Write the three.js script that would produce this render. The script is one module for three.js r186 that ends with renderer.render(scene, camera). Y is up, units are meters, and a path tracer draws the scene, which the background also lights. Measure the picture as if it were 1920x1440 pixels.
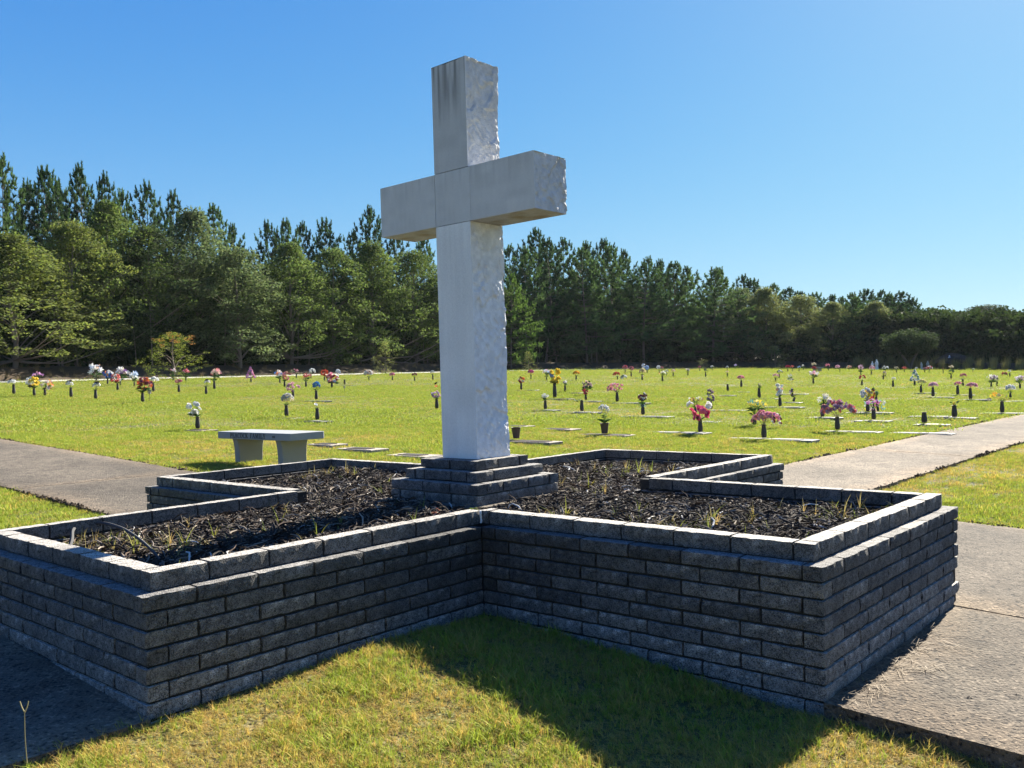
import * as THREE from 'three';
import { mergeGeometries, mergeVertices } from 'three/addons/utils/BufferGeometryUtils.js';
import { FontLoader } from 'three/addons/loaders/FontLoader.js';
import { TextGeometry } from 'three/addons/geometries/TextGeometry.js';

// ------------------------------------------------------------------ camera, sky, sun, exposure
// Ground frame: u and v run along the arms of the planter, z is up; three.js x = u, y = z, z = -v.
const P = (u, v, z = 0) => new THREE.Vector3(u, z, -v);
const scene = new THREE.Scene();
const camera = new THREE.PerspectiveCamera(46.81, 4 / 3, 0.05, 2500);
{
  const yaw = -2.4207, pitch = -0.0050, roll = -0.0296;
  const f = P(Math.cos(yaw) * Math.cos(pitch), Math.sin(yaw) * Math.cos(pitch), Math.sin(pitch));
  const r = f.clone().cross(new THREE.Vector3(0, 1, 0)).normalize(), up = r.clone().cross(f);
  camera.position.copy(P(4.890, 4.700, 1.420));
  camera.up.copy(up.multiplyScalar(Math.cos(roll)).addScaledVector(r, -Math.sin(roll)));
  camera.lookAt(camera.position.clone().add(f));
}
const EXPOSURE = 4.0;
const SUN_DIR = P(-1, -0.075, 0.60).normalize();              // towards the sun: low, ahead and to the right
const sun = new THREE.DirectionalLight(new THREE.Color(1.0, 0.93, 0.80), 5);
sun.position.copy(SUN_DIR).multiplyScalar(120);
sun.castShadow = true;
sun.shadow.mapSize.set(4096, 4096);
Object.assign(sun.shadow.camera, { left: -90, right: 90, top: 90, bottom: -90, near: 1, far: 400 });
scene.add(sun, sun.target);
{
  // clear sky: deep blue overhead, paler to the horizon and round the sun
  const W = 1024, H = 512, data = new Float32Array(W * H * 4), d = new THREE.Vector3();
  const zen = [0.024, 0.095, 0.32], hor = [0.78, 0.94, 1.0], fall = [7.2, 4.0, 1.1], glow = [0.52, 0.54, 0.30], tight = [3.2, 2.2, 1.6], ground = [0.10, 0.11, 0.07];
  for (let j = 0; j < H; j++) for (let i = 0; i < W; i++) {
    const el = ((j + 0.5) / H - 0.5) * Math.PI, az = ((i + 0.5) / W - 0.5) * 2 * Math.PI;
    d.set(Math.cos(el) * Math.cos(az), Math.sin(el), Math.cos(el) * Math.sin(az));
    const ang = Math.acos(Math.max(-1, Math.min(1, d.dot(SUN_DIR)))), s = Math.max(0, Math.sin(el)), k = (j * W + i) * 4;
    for (let n = 0; n < 3; n++) {
      let v = zen[n] + (hor[n] - zen[n]) * Math.exp(-s * fall[n]) + glow[n] * Math.exp(-ang * tight[n]);
      if (el < 0) v = v * Math.max(0, 1 + el * 8) + ground[n] * Math.min(1, -el * 8);
      data[k + n] = 0.96 * v / EXPOSURE;
    }
    data[k + 3] = 1;
  }
  const t = new THREE.DataTexture(data, W, H, THREE.RGBAFormat, THREE.FloatType);
  t.mapping = THREE.EquirectangularReflectionMapping;
  t.magFilter = t.minFilter = THREE.LinearFilter;
  t.needsUpdate = true;
  scene.background = t;
  scene.environment = t;
}
const renderer = new THREE.WebGLRenderer({ antialias: true });
renderer.toneMapping = THREE.LinearToneMapping;
renderer.toneMappingExposure = EXPOSURE;
renderer.shadowMap.enabled = true;
renderer.shadowMap.type = THREE.PCFSoftShadowMap;

scene.fog = new THREE.FogExp2(new THREE.Color(0.86, 0.93, 1.0), 0.00009);   // thin summer haze

// ------------------------------------------------------------------ helpers
function rng(seed) { let a = seed >>> 0; return () => { a = (a + 0x6D2B79F5) | 0; let t = Math.imul(a ^ (a >>> 15), 1 | a); t = (t + Math.imul(t ^ (t >>> 7), 61 | t)) ^ t; return ((t ^ (t >>> 14)) >>> 0) / 4294967296; }; }
const hash = (x, y, z) => { let h = Math.imul(x | 0, 374761393) ^ Math.imul(y | 0, 668265263) ^ Math.imul(z | 0, 2147483647 - 41); h = Math.imul(h ^ (h >>> 13), 1274126177); return ((h ^ (h >>> 16)) >>> 0) / 4294967296; };
const sm = (t) => t * t * (3 - 2 * t), lerp = (a, b, t) => a + (b - a) * t, clamp = (x, a = 0, b = 1) => Math.min(b, Math.max(a, x));
const step = (a, b, x) => sm(clamp((x - a) / (b - a)));
function noise(x, y = 0, z = 0) {
  const i = Math.floor(x), j = Math.floor(y), k = Math.floor(z), u = sm(x - i), v = sm(y - j), w = sm(z - k);
  const c = (a, b, d) => hash(i + a, j + b, k + d);
  return lerp(lerp(lerp(c(0, 0, 0), c(1, 0, 0), u), lerp(c(0, 1, 0), c(1, 1, 0), u), v), lerp(lerp(c(0, 0, 1), c(1, 0, 1), u), lerp(c(0, 1, 1), c(1, 1, 1), u), v), w) * 2 - 1;
}
const fbm = (x, y, z = 0, o = 4) => { let s = 0, a = 0.5; for (let i = 0; i < o; i++) { s += a * noise(x, y, z + i * 7.3); x *= 2.03; y *= 2.03; z *= 2.03; a *= 0.5; } return s; };
const used = {};
function numbered(n) { const k = used[n] = (used[n] ?? -1) + 1; return k ? `${n}_${String(k).padStart(3, '0')}` : n; }
const lin = (r, g, b) => new THREE.Color().setRGB(r, g, b);
function mat(r, g, b, rough = 0.85, more = {}) { return new THREE.MeshStandardMaterial({ color: lin(r, g, b), roughness: rough, ...more }); }
function leafMat(r, g, b, through = 0.4, rough = 0.75, more = {}) { return new THREE.MeshPhysicalMaterial({ color: lin(r, g, b), roughness: rough, transmission: through, thickness: 0, side: THREE.DoubleSide, specularIntensity: 0.35, ...more }); }
function mesh(name, geo, m, parent = scene) {
  const o = geo.isObject3D ? geo : new THREE.Mesh(geo, m); o.name = parent === scene ? numbered(name) : name;
  o.castShadow = o.receiveShadow = true; parent.add(o); return o;
}
function tag(o, label, category, group) { o.userData.label = label; o.userData.category = category; if (group) o.userData.group = group; return o; }
function kind(o, k, label) { o.userData.kind = k; if (label) o.userData.label = label; return o; }
function thing(name, label, category, at, turn = 0, group) {
  const o = new THREE.Group(); o.name = numbered(name); scene.add(o); o.position.copy(at); o.rotation.y = turn; return tag(o, label, category, group);
}
// noise texture that tiles: fn(x, y) gives [r, g, b] 0..1 (linear) or a single height
function tileNoise(n, seed) {               // tiling value noise with n cells a side
  const r = rng(seed), g = new Float32Array(n * n).map(() => r());
  return (x, y) => { x = (x - Math.floor(x)) * n; y = (y - Math.floor(y)) * n; const i = Math.floor(x) % n, j = Math.floor(y) % n, u = sm(x - Math.floor(x)), v = sm(y - Math.floor(y)), i2 = (i + 1) % n, j2 = (j + 1) % n; return lerp(lerp(g[j * n + i], g[j * n + i2], u), lerp(g[j2 * n + i], g[j2 * n + i2], u), v); };
}
function tex(W, H, fn, isColor, repeat = [1, 1]) {
  const d = new Uint8Array(W * H * 4), enc = (v) => { v = clamp(v); return Math.round(255 * (isColor ? (v <= 0.0031308 ? v * 12.92 : 1.055 * v ** (1 / 2.4) - 0.055) : v)); };
  for (let j = 0; j < H; j++) for (let i = 0; i < W; i++) { const c = fn((i + 0.5) / W, (j + 0.5) / H, i, j), k = (j * W + i) * 4; if (c.length) for (let n = 0; n < 3; n++) d[k + n] = enc(c[n]); else d[k] = d[k + 1] = d[k + 2] = enc(c); d[k + 3] = 255; }
  const t = new THREE.DataTexture(d, W, H); t.wrapS = t.wrapT = THREE.RepeatWrapping; t.magFilter = THREE.LinearFilter; t.minFilter = THREE.LinearMipmapLinearFilter; t.generateMipmaps = true;
  if (isColor) t.colorSpace = THREE.SRGBColorSpace; t.repeat.set(...repeat); t.needsUpdate = true; return t;
}
function boxUV(geo, s = 1, ox = 0, oy = 0) {   // uv in metres from the dominant axis of the normal
  const p = geo.attributes.position, n = geo.attributes.normal, uv = new Float32Array(p.count * 2);
  for (let i = 0; i < p.count; i++) { const ax = Math.abs(n.getX(i)), ay = Math.abs(n.getY(i)), az = Math.abs(n.getZ(i)); let a, b; if (ay >= ax && ay >= az) { a = p.getX(i); b = p.getZ(i); } else if (ax >= az) { a = p.getZ(i); b = p.getY(i); } else { a = p.getX(i); b = p.getY(i); } uv[i * 2] = a * s + ox; uv[i * 2 + 1] = b * s + oy; }
  geo.setAttribute('uv', new THREE.BufferAttribute(uv, 2)); return geo;
}
class Soup {                                  // collects loose triangles, with an optional colour per vertex
  constructor() { this.p = []; this.c = []; }
  tri(a, b, c, col) { this.p.push(a.x, a.y, a.z, b.x, b.y, b.z, c.x, c.y, c.z); if (col) for (let i = 0; i < 3; i++) this.c.push(col[0], col[1], col[2]); return this; }
  quad(a, b, c, d, col) { this.tri(a, b, c, col); return this.tri(a, c, d, col); }
  geo() { const g = new THREE.BufferGeometry(); g.setAttribute('position', new THREE.Float32BufferAttribute(this.p, 3)); if (this.c.length) g.setAttribute('color', new THREE.Float32BufferAttribute(this.c, 3)); g.computeVertexNormals(); return g; }
}
const V3 = (x, y, z) => new THREE.Vector3(x, y, z);
function randDir(r) { const z = r() * 2 - 1, a = r() * 6.2832, s = Math.sqrt(1 - z * z); return V3(s * Math.cos(a), z, s * Math.sin(a)); }
function tube(points, r0, r1, sides = 6, seg = 8) {   // tapered limb along a smooth curve
  const c = new THREE.CatmullRomCurve3(points), g = new THREE.TubeGeometry(c, seg, 1, sides, false), p = g.attributes.position, q = V3(0, 0, 0);
  for (let i = 0; i <= seg; i++) { c.getPointAt(i / seg, q); const R = lerp(r0, r1, i / seg); for (let j = 0; j <= sides; j++) { const k = i * (sides + 1) + j; p.setXYZ(k, q.x + (p.getX(k) - q.x) * R, q.y + (p.getY(k) - q.y) * R, q.z + (p.getZ(k) - q.z) * R); } }
  g.computeVertexNormals(); return g;
}
const plain = (g) => { const o = g.index ? g.toNonIndexed() : g; for (const k of Object.keys(o.attributes)) if (k !== 'position' && k !== 'normal') o.deleteAttribute(k); return o; };

// ------------------------------------------------------------------ sizes taken from the place
const A = 0.9875, L = 3.062, LO = 0.065, H = 0.632, HL = 0.548;      // half arm width, arm reach, corbel, coping top, wall top
const field = (u, v) => 0.0893 - 0.041 * v;                            // the lawn falls gently to the right
const ROAD = [[30, -38], [16, -42], [2, -45.5], [-13.06, -48.24], [-21.01, -49.4], [-29.94, -50.2], [-43.22, -51.6], [-59.78, -52.9], [-77.99, -52.11], [-87.71, -48.19], [-93.4, -45.0], [-95.8, -41], [-96.6, -33], [-97.4, -24], [-98.5, -15.6], [-100, 0], [-104, 25]];
const roadCurve = new THREE.CatmullRomCurve3(ROAD.map(([u, v]) => P(u, v)));
const roadPts = roadCurve.getSpacedPoints(160).map((p) => { p.y = 0; return p; });
const roadNrm = roadPts.map((p, i) => { const t = roadPts[Math.min(160, i + 1)].clone().sub(roadPts[Math.max(0, i - 1)]).normalize(); const n = V3(-t.z, 0, t.x); return n.dot(V3(-p.x - 40, 0, -p.z - 5)) > 0 ? n.negate() : n; });
function roadDist(u, v) {                      // signed distance beyond the near road edge (positive on the wood's side) and index
  let best = 1e9, k = 0; for (let i = 0; i <= 160; i += 4) { const d = (roadPts[i].x - u) ** 2 + (roadPts[i].z + v) ** 2; if (d < best) { best = d; k = i; } }
  for (let i = Math.max(0, k - 4); i <= Math.min(160, k + 4); i++) { const d = (roadPts[i].x - u) ** 2 + (roadPts[i].z + v) ** 2; if (d < best) { best = d; k = i; } }
  return [(u - roadPts[k].x) * roadNrm[k].x + (-v - roadPts[k].z) * roadNrm[k].z, k];
}
const bankRise = (d) => 0.68 * step(3.4, 6.6, d) + 0.02 * Math.max(0, d - 6.6);
const groundAt = (u, v) => { const [d] = roadDist(u, v); return field(u, v) + (d > 3.4 ? bankRise(d) : 0); };
function lawnZ(u, v) {                         // lawn surface: small swells, a mound and a dip between the near arms
  let z = field(u, v) - 0.018 + 0.02 * noise(u * 0.35, v * 0.35, 3) + 0.008 * noise(u * 1.3, v * 1.3, 9);
  if (u > 0.9 && v > 0.9) { z += 0.045 * Math.exp(-((u - 1.9) ** 2 + (v - 1.25) ** 2) / 0.5); z -= 0.05 * step(1.8, 3.0, v) * step(4.4, 3.4, u); }
  return z;
}
const PATHS = [[-1.08, 1.08, -17, -L - LO], [L + LO, 9, -1.08, 1.08], [-26, -L - LO, -0.66, 1.08], [-0.915, 1.08, L + LO, 9], [-3.95, -0.915, 1.35, 9]];  // u0, u1, v0, v1
const inPlus = (u, v, g = 0) => (Math.abs(u) < A + LO + g && Math.abs(v) < L + LO + g) || (Math.abs(v) < A + LO + g && Math.abs(u) < L + LO + g);
const inPath = (u, v, g = 0) => PATHS.some(([a, b, c, d]) => u > a - g && u < b + g && v > c - g && v < d + g);

// ------------------------------------------------------------------ lawn, walkways, road, bank
const tn1 = tileNoise(8, 11), tn2 = tileNoise(32, 12), tn3 = tileNoise(128, 13), tn4 = tileNoise(256, 14);
const M = {};
{
  const soil = tex(1024, 1024, (x, y) => { const a = tn1(x, y), b = tn2(x, y), c = tn3(x, y), d = tn4(x, y); const dry = clamp((a * 0.5 + b * 0.5 - 0.45) * 2.2), g = 0.72 + 0.30 * c * d + 0.18 * d; return [lerp(0.120, 0.17, dry) * g, lerp(0.130, 0.135, dry) * g, lerp(0.032, 0.062, dry) * g]; }, true);
  M.lawn = new THREE.MeshStandardMaterial({ map: soil, roughness: 0.95, bumpMap: tex(512, 512, (x, y) => tn3(x, y) * 0.5 + tn4(x, y) * 0.5, false), bumpScale: 0.05, vertexColors: true });
  const n = 200, g = new THREE.PlaneGeometry(2, 2, n, n), p = g.attributes.position, uv = g.attributes.uv, col = new Float32Array(p.count * 3);
  const warp = (t) => 9 * t + 90 * t ** 3 + 500 * t ** 7;
  for (let i = 0; i < p.count; i++) {
    const u = warp(p.getX(i)) - 1, v = warp(p.getY(i)) - 1, far = Math.hypot(u, v);
    let z = far < 40 ? lawnZ(u, v) - 0.02 : field(u, v) - 0.03;
    if (far > 45 && roadDist(u, v)[0] > 2) z -= 0.6 * step(2, 6, roadDist(u, v)[0]);
    p.setXYZ(i, u, z, -v); uv.setXY(i, u / 3, v / 3);
    const w = 0.86 + 0.30 * fbm(u * 0.09, v * 0.09, 1) + 0.14 * noise(u * 0.5, v * 0.5, 5);
    col.set([w * 1.02, w, w * 0.95], i * 3);
  }
  g.setAttribute('color', new THREE.BufferAttribute(col, 3)); g.computeVertexNormals();
  kind(mesh('lawn_ground', g, M.lawn), 'structure', 'sunlit cemetery lawn stretching from the planter to the wood');
}
{
  const agg = (x, y) => { const d = tn4(x * 2, y * 2), e = tn4(x * 3.1 + 0.3, y * 3.1 + 0.7), c = tn3(x, y), b = tn2(x, y), a = tn1(x, y); const f = tn3(x + 0.43, y + 0.19), spk = (d > 0.76 ? 0.35 : 0) - (e < 0.22 ? 0.30 : 0) + (f > 0.74 ? 0.75 * (f - 0.55) * 2 : 0) - (c < 0.2 ? 0.32 : 0); return 0.70 + 0.22 * (a - 0.5) + 0.26 * (b - 0.5) + 0.35 * (c - 0.5) + spk; };
  const map = tex(1024, 1024, (x, y) => { const g = agg(x, y), w = tn2(x + 0.3, y + 0.6); const st = clamp((tn1(x + 0.2, y + 0.4) * 0.6 + w * 0.6 - 0.5) * 1.8); return [g * lerp(0.178, 0.126, st), g * lerp(0.145, 0.100, st), g * lerp(0.106, 0.072, st)]; }, true);
  const bmp = tex(1024, 1024, (x, y) => agg(x, y) * 0.6 + tn3(x, y) * 0.3, false);
  M.concrete = new THREE.MeshStandardMaterial({ vertexColors: true, map, bumpMap: bmp, bumpScale: 0.009, roughness: 1 });
  const slab = (name, u0, u1, v0, v1, label, jag = 0.02, wear = 1) => {           // a poured slab with slightly worn edges that follows the lawn's fall
    const nu = Math.max(2, Math.round((u1 - u0) / 0.12)), nv = Math.max(2, Math.round((v1 - v0) / 0.12)), g = new THREE.BoxGeometry(u1 - u0, 0.11, v1 - v0, nu, 1, nv), p = g.attributes.position, uv = g.attributes.uv, tint = [];
    for (let i = 0; i < p.count; i++) {
      let u = p.getX(i) + (u0 + u1) / 2, v = -p.getZ(i) + (v0 + v1) / 2; const top = p.getY(i) > 0;
      const eu = Math.min(u - u0, u1 - u), ev = Math.min(v - v0, v1 - v); let drop = 0;
      if (eu < 0.01 || ev < 0.01) { u += jag * noise(u * 9, v * 9, 2) * (eu < 0.01 ? 1 : 0); v += jag * noise(u * 9, v * 9, 7) * (ev < 0.01 ? 1 : 0); drop = 0.006; }
      { const ed = Math.min(eu, ev), n1 = fbm(u * 0.8, v * 0.8, 41, 4), n2 = noise(u * 2.6, v * 2.6, 43), sand = step(0.34, 0.0, ed + 0.16 * n2) * 0.8, k = wear * (0.90 + 0.62 * n1 + 0.20 * n2); tint.push(k * (1 + 0.75 * sand), k * (1 + 0.60 * sand), k * (1 + 0.42 * sand)); }
      p.setXYZ(i, u, field(u, v) + (top ? 0.004 - drop + 0.004 * noise(u * 0.9, v * 0.9, 4) : -0.11), -v); const sd = top ? 0 : 0.11; if (Math.abs(g.attributes.normal.getY(i)) < 0.5) uv.setXY(i, (u + v) / 1.6, sd / 1.6); else uv.setXY(i, u / 1.6, v / 1.6);
    }
    g.setAttribute('color', new THREE.Float32BufferAttribute(tint, 3)); g.computeVertexNormals(); return kind(mesh(name, g, M.concrete), 'structure', label);
  };
  slab('walkway', -1.08, 1.08, -6.2, -L - LO, 'weathered concrete walkway slab at the left arm of the planter', 0.02, 0.80);
  slab('walkway', -1.08, 1.08, -17, -6.215, 'weathered concrete walkway leading away to the left', 0.02, 0.80);
  slab('walkway', -9.8, -L - LO, -0.66, 1.08, 'pale concrete walkway slab at the far arm of the planter', 0.02, 1.15);
  slab('walkway', -26, -9.82, -0.66, 1.08, 'pale concrete walkway running to the right edge of the picture', 0.02, 1.3);
  slab('walkway', L + LO, 9, -1.08, 1.08, 'dark shaded concrete slab in the lower left corner', 0.004);
  slab('walkway', -0.905, 1.08, L + LO, 9, 'gritty concrete slab in the sun at the lower right', 0.004, 0.60);
  slab('walkway', -3.95, -0.925, 1.35, 9, 'concrete slab beyond the joint at the right of the planter', 0.02, 0.85);
}
{
  // road: a narrow pale lane in front of the wood, then the bank and the wood's floor
  const strip = (rows, zf, m, name, label, i0 = 0, i1 = 160) => {
    const pos = [], uv = [], idx = [], nr = rows.length; let s = 0;
    for (let i = i0; i <= i1; i++) { if (i > i0) s += roadPts[i].distanceTo(roadPts[i - 1]); rows.forEach((d) => { const q = roadPts[i].clone().addScaledVector(roadNrm[i], d), u = q.x, v = -q.z; pos.push(u, zf(u, v, d), -v); uv.push(s / 3, d / 3); }); }
    for (let i = 0; i < i1 - i0; i++) for (let j = 0; j < nr - 1; j++) { const a = i * nr + j; idx.push(a, a + 1, a + nr, a + 1, a + nr + 1, a + nr); }
    const g = new THREE.BufferGeometry(); g.setAttribute('position', new THREE.Float32BufferAttribute(pos, 3)); g.setAttribute('uv', new THREE.Float32BufferAttribute(uv, 2)); g.setIndex(idx); g.computeVertexNormals();
    if (g.attributes.normal.getY(5) < 0) { g.setIndex(idx.map((_, k) => idx[k - k % 3 + [0, 2, 1][k % 3]])); g.computeVertexNormals(); }
    return kind(mesh(name, g, m), 'structure', label);
  };
  M.road = mat(0.40, 0.385, 0.35, 0.9);
  strip([-0.1, 0.2, 1.4, 2.6, 2.9], (u, v) => field(u, v) + 0.01, M.road, 'road', 'narrow pale lane between the lawn and the wood', 0, 100);
  M.litter = new THREE.MeshStandardMaterial({ map: tex(512, 512, (x, y) => { const a = tn3(x, y) * 0.6 + tn4(x, y) * 0.6, b = tn2(x, y); return [lerp(0.05, 0.085, b) * a * 1.3, lerp(0.04, 0.05, b) * a * 1.2, 0.022 * a]; }, true), roughness: 1 });
  strip([2.85, 3.3, 3.9, 4.6, 5.4, 6.2, 6.8, 9, 14, 25, 45, 90], (u, v, d) => field(u, v) - (d < 3 ? 0.06 : 0) + bankRise(d) + (d > 3.2 ? 0.1 * noise(u * 0.5, v * 0.5) + 0.06 * noise(u * 1.7, v * 1.7) : 0), M.litter, 'bank', 'dark brown leafy bank rising to the floor of the wood');
}

{
  // ragged soil line where the turf meets the walkways
  const r = rng(717), g = new THREE.IcosahedronGeometry(1, 1), p = g.attributes.position; for (let i = 0; i < p.count; i++) { const f = 1 + 0.5 * noise(p.getX(i) * 2.3, p.getY(i) * 2.3, p.getZ(i) * 2.3); p.setXYZ(i, p.getX(i) * f, p.getY(i) * f, p.getZ(i) * f); } g.computeVertexNormals();
  const lines = [[-1.09, -17, -1.09, -3.2], [1.09, -17, 1.09, -3.2], [-26, -0.68, -3.2, -0.68], [-26, 1.10, -3.9, 1.10], [-3.97, 1.3, -3.97, 9]], N = 5200, im = new THREE.InstancedMesh(g, mat(0.075, 0.050, 0.030, 1), N), m4 = new THREE.Matrix4(), q = new THREE.Quaternion(), e = new THREE.Euler(), col = new THREE.Color();
  for (let k = 0; k < N; k++) { const l = lines[k % 5], t = r(), u = lerp(l[0], l[2], t) + (r() + r() - 1) * 0.06, v = lerp(l[1], l[3], t) + (r() + r() - 1) * 0.06; e.set(r() * 6, r() * 6, r() * 6); q.setFromEuler(e); const s = (0.003 + 0.013 * r() ** 3) * (0.5 + 1.3 * Math.max(0, noise(u * 2, v * 2, 61))); m4.compose(P(u, v, field(u, v) + 0.004), q, V3(s * 1.5, s * 0.6, s)); im.setMatrixAt(k, m4); const b = 0.5 + 0.9 * r(); col.setRGB(b, b, b); im.setColorAt(k, col); }
  kind(mesh('soil_crumbs', im), 'stuff', 'dark crumbly soil along the edges of the walkways');
}

// ------------------------------------------------------------------ split-face blocks
const speck = tex(512, 512, (x, y) => { const d = tn4(x, y), e = tn4(x + 0.37, y + 0.61), c = tn3(x, y), b = tn2(x, y); const g = Math.max(0.1, 0.55 + 0.75 * (c - 0.5) + 0.42 * (b - 0.5) + (d > 0.66 ? 0.55 : 0) - (e < 0.36 ? 0.36 : 0)); return [g, g * 0.985, g * 0.965]; }, true);
const speckBump = tex(512, 512, (x, y) => 0.5 * tn4(x, y) + 0.5 * tn3(x, y) * 0.8 + 0.3 * tn2(x, y), false);
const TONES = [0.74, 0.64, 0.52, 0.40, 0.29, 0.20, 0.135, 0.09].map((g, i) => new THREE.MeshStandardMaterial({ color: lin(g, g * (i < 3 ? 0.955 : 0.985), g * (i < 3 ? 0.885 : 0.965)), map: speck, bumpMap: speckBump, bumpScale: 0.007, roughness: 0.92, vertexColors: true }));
const TONE_FLAT = new THREE.MeshStandardMaterial({ color: lin(0.26, 0.255, 0.25), map: speck, bumpMap: speckBump, bumpScale: 0.004, roughness: 0.92 });
const BH = 0.0645, BL = 0.300, BD = 0.095, JT = 0.0122, CRS = BH + JT;
function blockGeo(len, h, dep, seed, rough = 1, faceTone = 0.42) {      // local x along the wall, y up, +z out of the wall, origin at the middle of the outer face
  const nx = Math.max(3, Math.round(len / 0.034)), g = new THREE.BoxGeometry(len, h, dep, nx, 2, 2), p = g.attributes.position, r0 = seed * 17.3, vertTone = [];
  for (let i = 0; i < p.count; i++) {
    let x = p.getX(i), y = p.getY(i), z = p.getZ(i); const X = x, Y = y, Z = z, nz = (k, s) => noise(X * s + r0, Y * s + k, Z * s + r0 * 0.3);
    const front = Z > dep / 2 - 1e-4, ex = Math.abs(X) > len / 2 - 1e-4, ey = Math.abs(Y) > h / 2 - 1e-4;
    if (front) {
      z += rough * (0.0042 * nz(1, 42) + 0.003 * nz(5, 95));
      if (ex) { z -= 0.0032 + 0.003 * nz(8, 60); }
      if (ey) { z -= 0.0022 + rough * 0.0050 * Math.abs(nz(3, 70)); y -= Math.sign(Y) * rough * 0.005 * Math.abs(nz(4, 110)); }
    }
    if (ex) x += 0.0022 * nz(6, 60);
    if (ey && !front) y += 0.0012 * nz(2, 50);
    p.setXYZ(i, x, y, z - dep / 2);
    // face coloured darker than the top, pale chips along its broken upper edge
    const up = g.attributes.normal.getY(i) > 0.5; let k = up ? 1.0 : faceTone * (1 + 0.34 * noise(X * 14 + r0, Y * 16, Z * 14)); if (!up && Y > h / 2 - 1e-4 && front) k = faceTone + Math.max(0, 0.9 * noise(X * 38 + r0, 7, 1) - 0.1); vertTone.push(k, k * (up ? 0.985 : 1), k * (up ? 0.955 : 1));
  }
  g.setAttribute('color', new THREE.Float32BufferAttribute(vertTone, 3));
  g.computeVertexNormals();
  return boxUV(g, 1 / 0.55, seed * 0.37, seed * 0.23);
}
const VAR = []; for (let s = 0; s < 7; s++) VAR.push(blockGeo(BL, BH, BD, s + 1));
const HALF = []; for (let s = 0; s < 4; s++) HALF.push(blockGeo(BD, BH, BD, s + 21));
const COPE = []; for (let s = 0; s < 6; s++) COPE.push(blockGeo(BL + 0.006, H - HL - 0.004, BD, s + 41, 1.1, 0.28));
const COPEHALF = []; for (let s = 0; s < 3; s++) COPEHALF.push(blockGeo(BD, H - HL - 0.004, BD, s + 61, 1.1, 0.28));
const rb = rng(5);
function putBlock(parent, name, list, nominal, len, u, v, z, face, m) {       // (u, v) at the middle of the outer face; face = outward normal [nu, nv]
  const o = mesh(name, list[Math.floor(rb() * list.length)], m, parent);
  o.scale.x = len / nominal;
  if (rb() < 0.5) { o.scale.x *= 1; }
  o.position.copy(P(u, v, z));
  o.rotation.y = Math.atan2(face[0], -face[1]) + (rb() - 0.5) * 0.006;
  return o;
}
// lays one course between two points; c0, c1 say whether the block at each end turns the corner (1), or stops a block's depth short of it (0), null for an inner corner
function course(parent, name, u0, v0, u1, v1, z, face, c0, c1, shift, tone, lists = [VAR, HALF], nominal = [BL, BD], keep = () => true) {
  const full = Math.hypot(u1 - u0, v1 - v0), du = (u1 - u0) / full, dv = (v1 - v0) / full, s0 = c0 === 0 ? BD + JT : 0, s1 = full - (c1 === 0 ? BD + JT : 0);
  const cuts = []; let s = s0, first = shift;
  while (s < s1 - 0.02) { let l = first || nominal[0]; first = 0; if (s + l > s1 - 0.07) l = s1 - s; cuts.push([s, Math.min(l, s1 - s)]); s += l + JT; }
  for (const [a, l] of cuts) {
    const c = a + l / 2, u = u0 + du * c, v = v0 + dv * c; if (!keep(u, v)) continue;
    const small = l < nominal[0] * 0.55, k = small ? 1 : 0;
    putBlock(parent, name, lists[k], nominal[k], l, u + face[0] * (rb() - 0.5) * 0.005, v + face[1] * (rb() - 0.5) * 0.005, z + (rb() - 0.5) * 0.002, face, tone(u, v, z));
  }
}

// ------------------------------------------------------------------ the cross-shaped planter
const planter = thing('brick_planter', 'large cross-shaped planter of grey split-face blocks around the white cross', 'planter', P(0, 0, 0));
function plusShape(a, l) { const s = new THREE.Shape(); const pts = [[a, a], [l, a], [l, -a], [a, -a], [a, -l], [-a, -l], [-a, -a], [-l, -a], [-l, a], [-a, a], [-a, l], [a, l]]; s.setFromPoints(pts.map(([x, y]) => new THREE.Vector2(x, y))); return s; }
function plusRing(ao, lo, ai, li, z0, z1) { const s = plusShape(ao, lo); s.holes.push(new THREE.Path(plusShape(ai, li).getPoints())); const g = new THREE.ExtrudeGeometry(s, { depth: z1 - z0, bevelEnabled: false }); g.rotateX(-Math.PI / 2); g.translate(0, z0, 0); return g; }
M.mortar = mat(0.020, 0.019, 0.017, 1, { bumpMap: speckBump, bumpScale: 0.004 });
mesh('mortar', boxUV(plusRing(A + LO - 0.018, L + LO - 0.018, A - 0.13, L - 0.13, -0.25, HL - 0.012), 2), M.mortar, planter);
mesh('mortar', boxUV(plusRing(A - 0.012, L - 0.012, A - BD + 0.008, L - BD + 0.008, HL - 0.013, H - 0.010), 2), M.mortar, planter);
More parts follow.
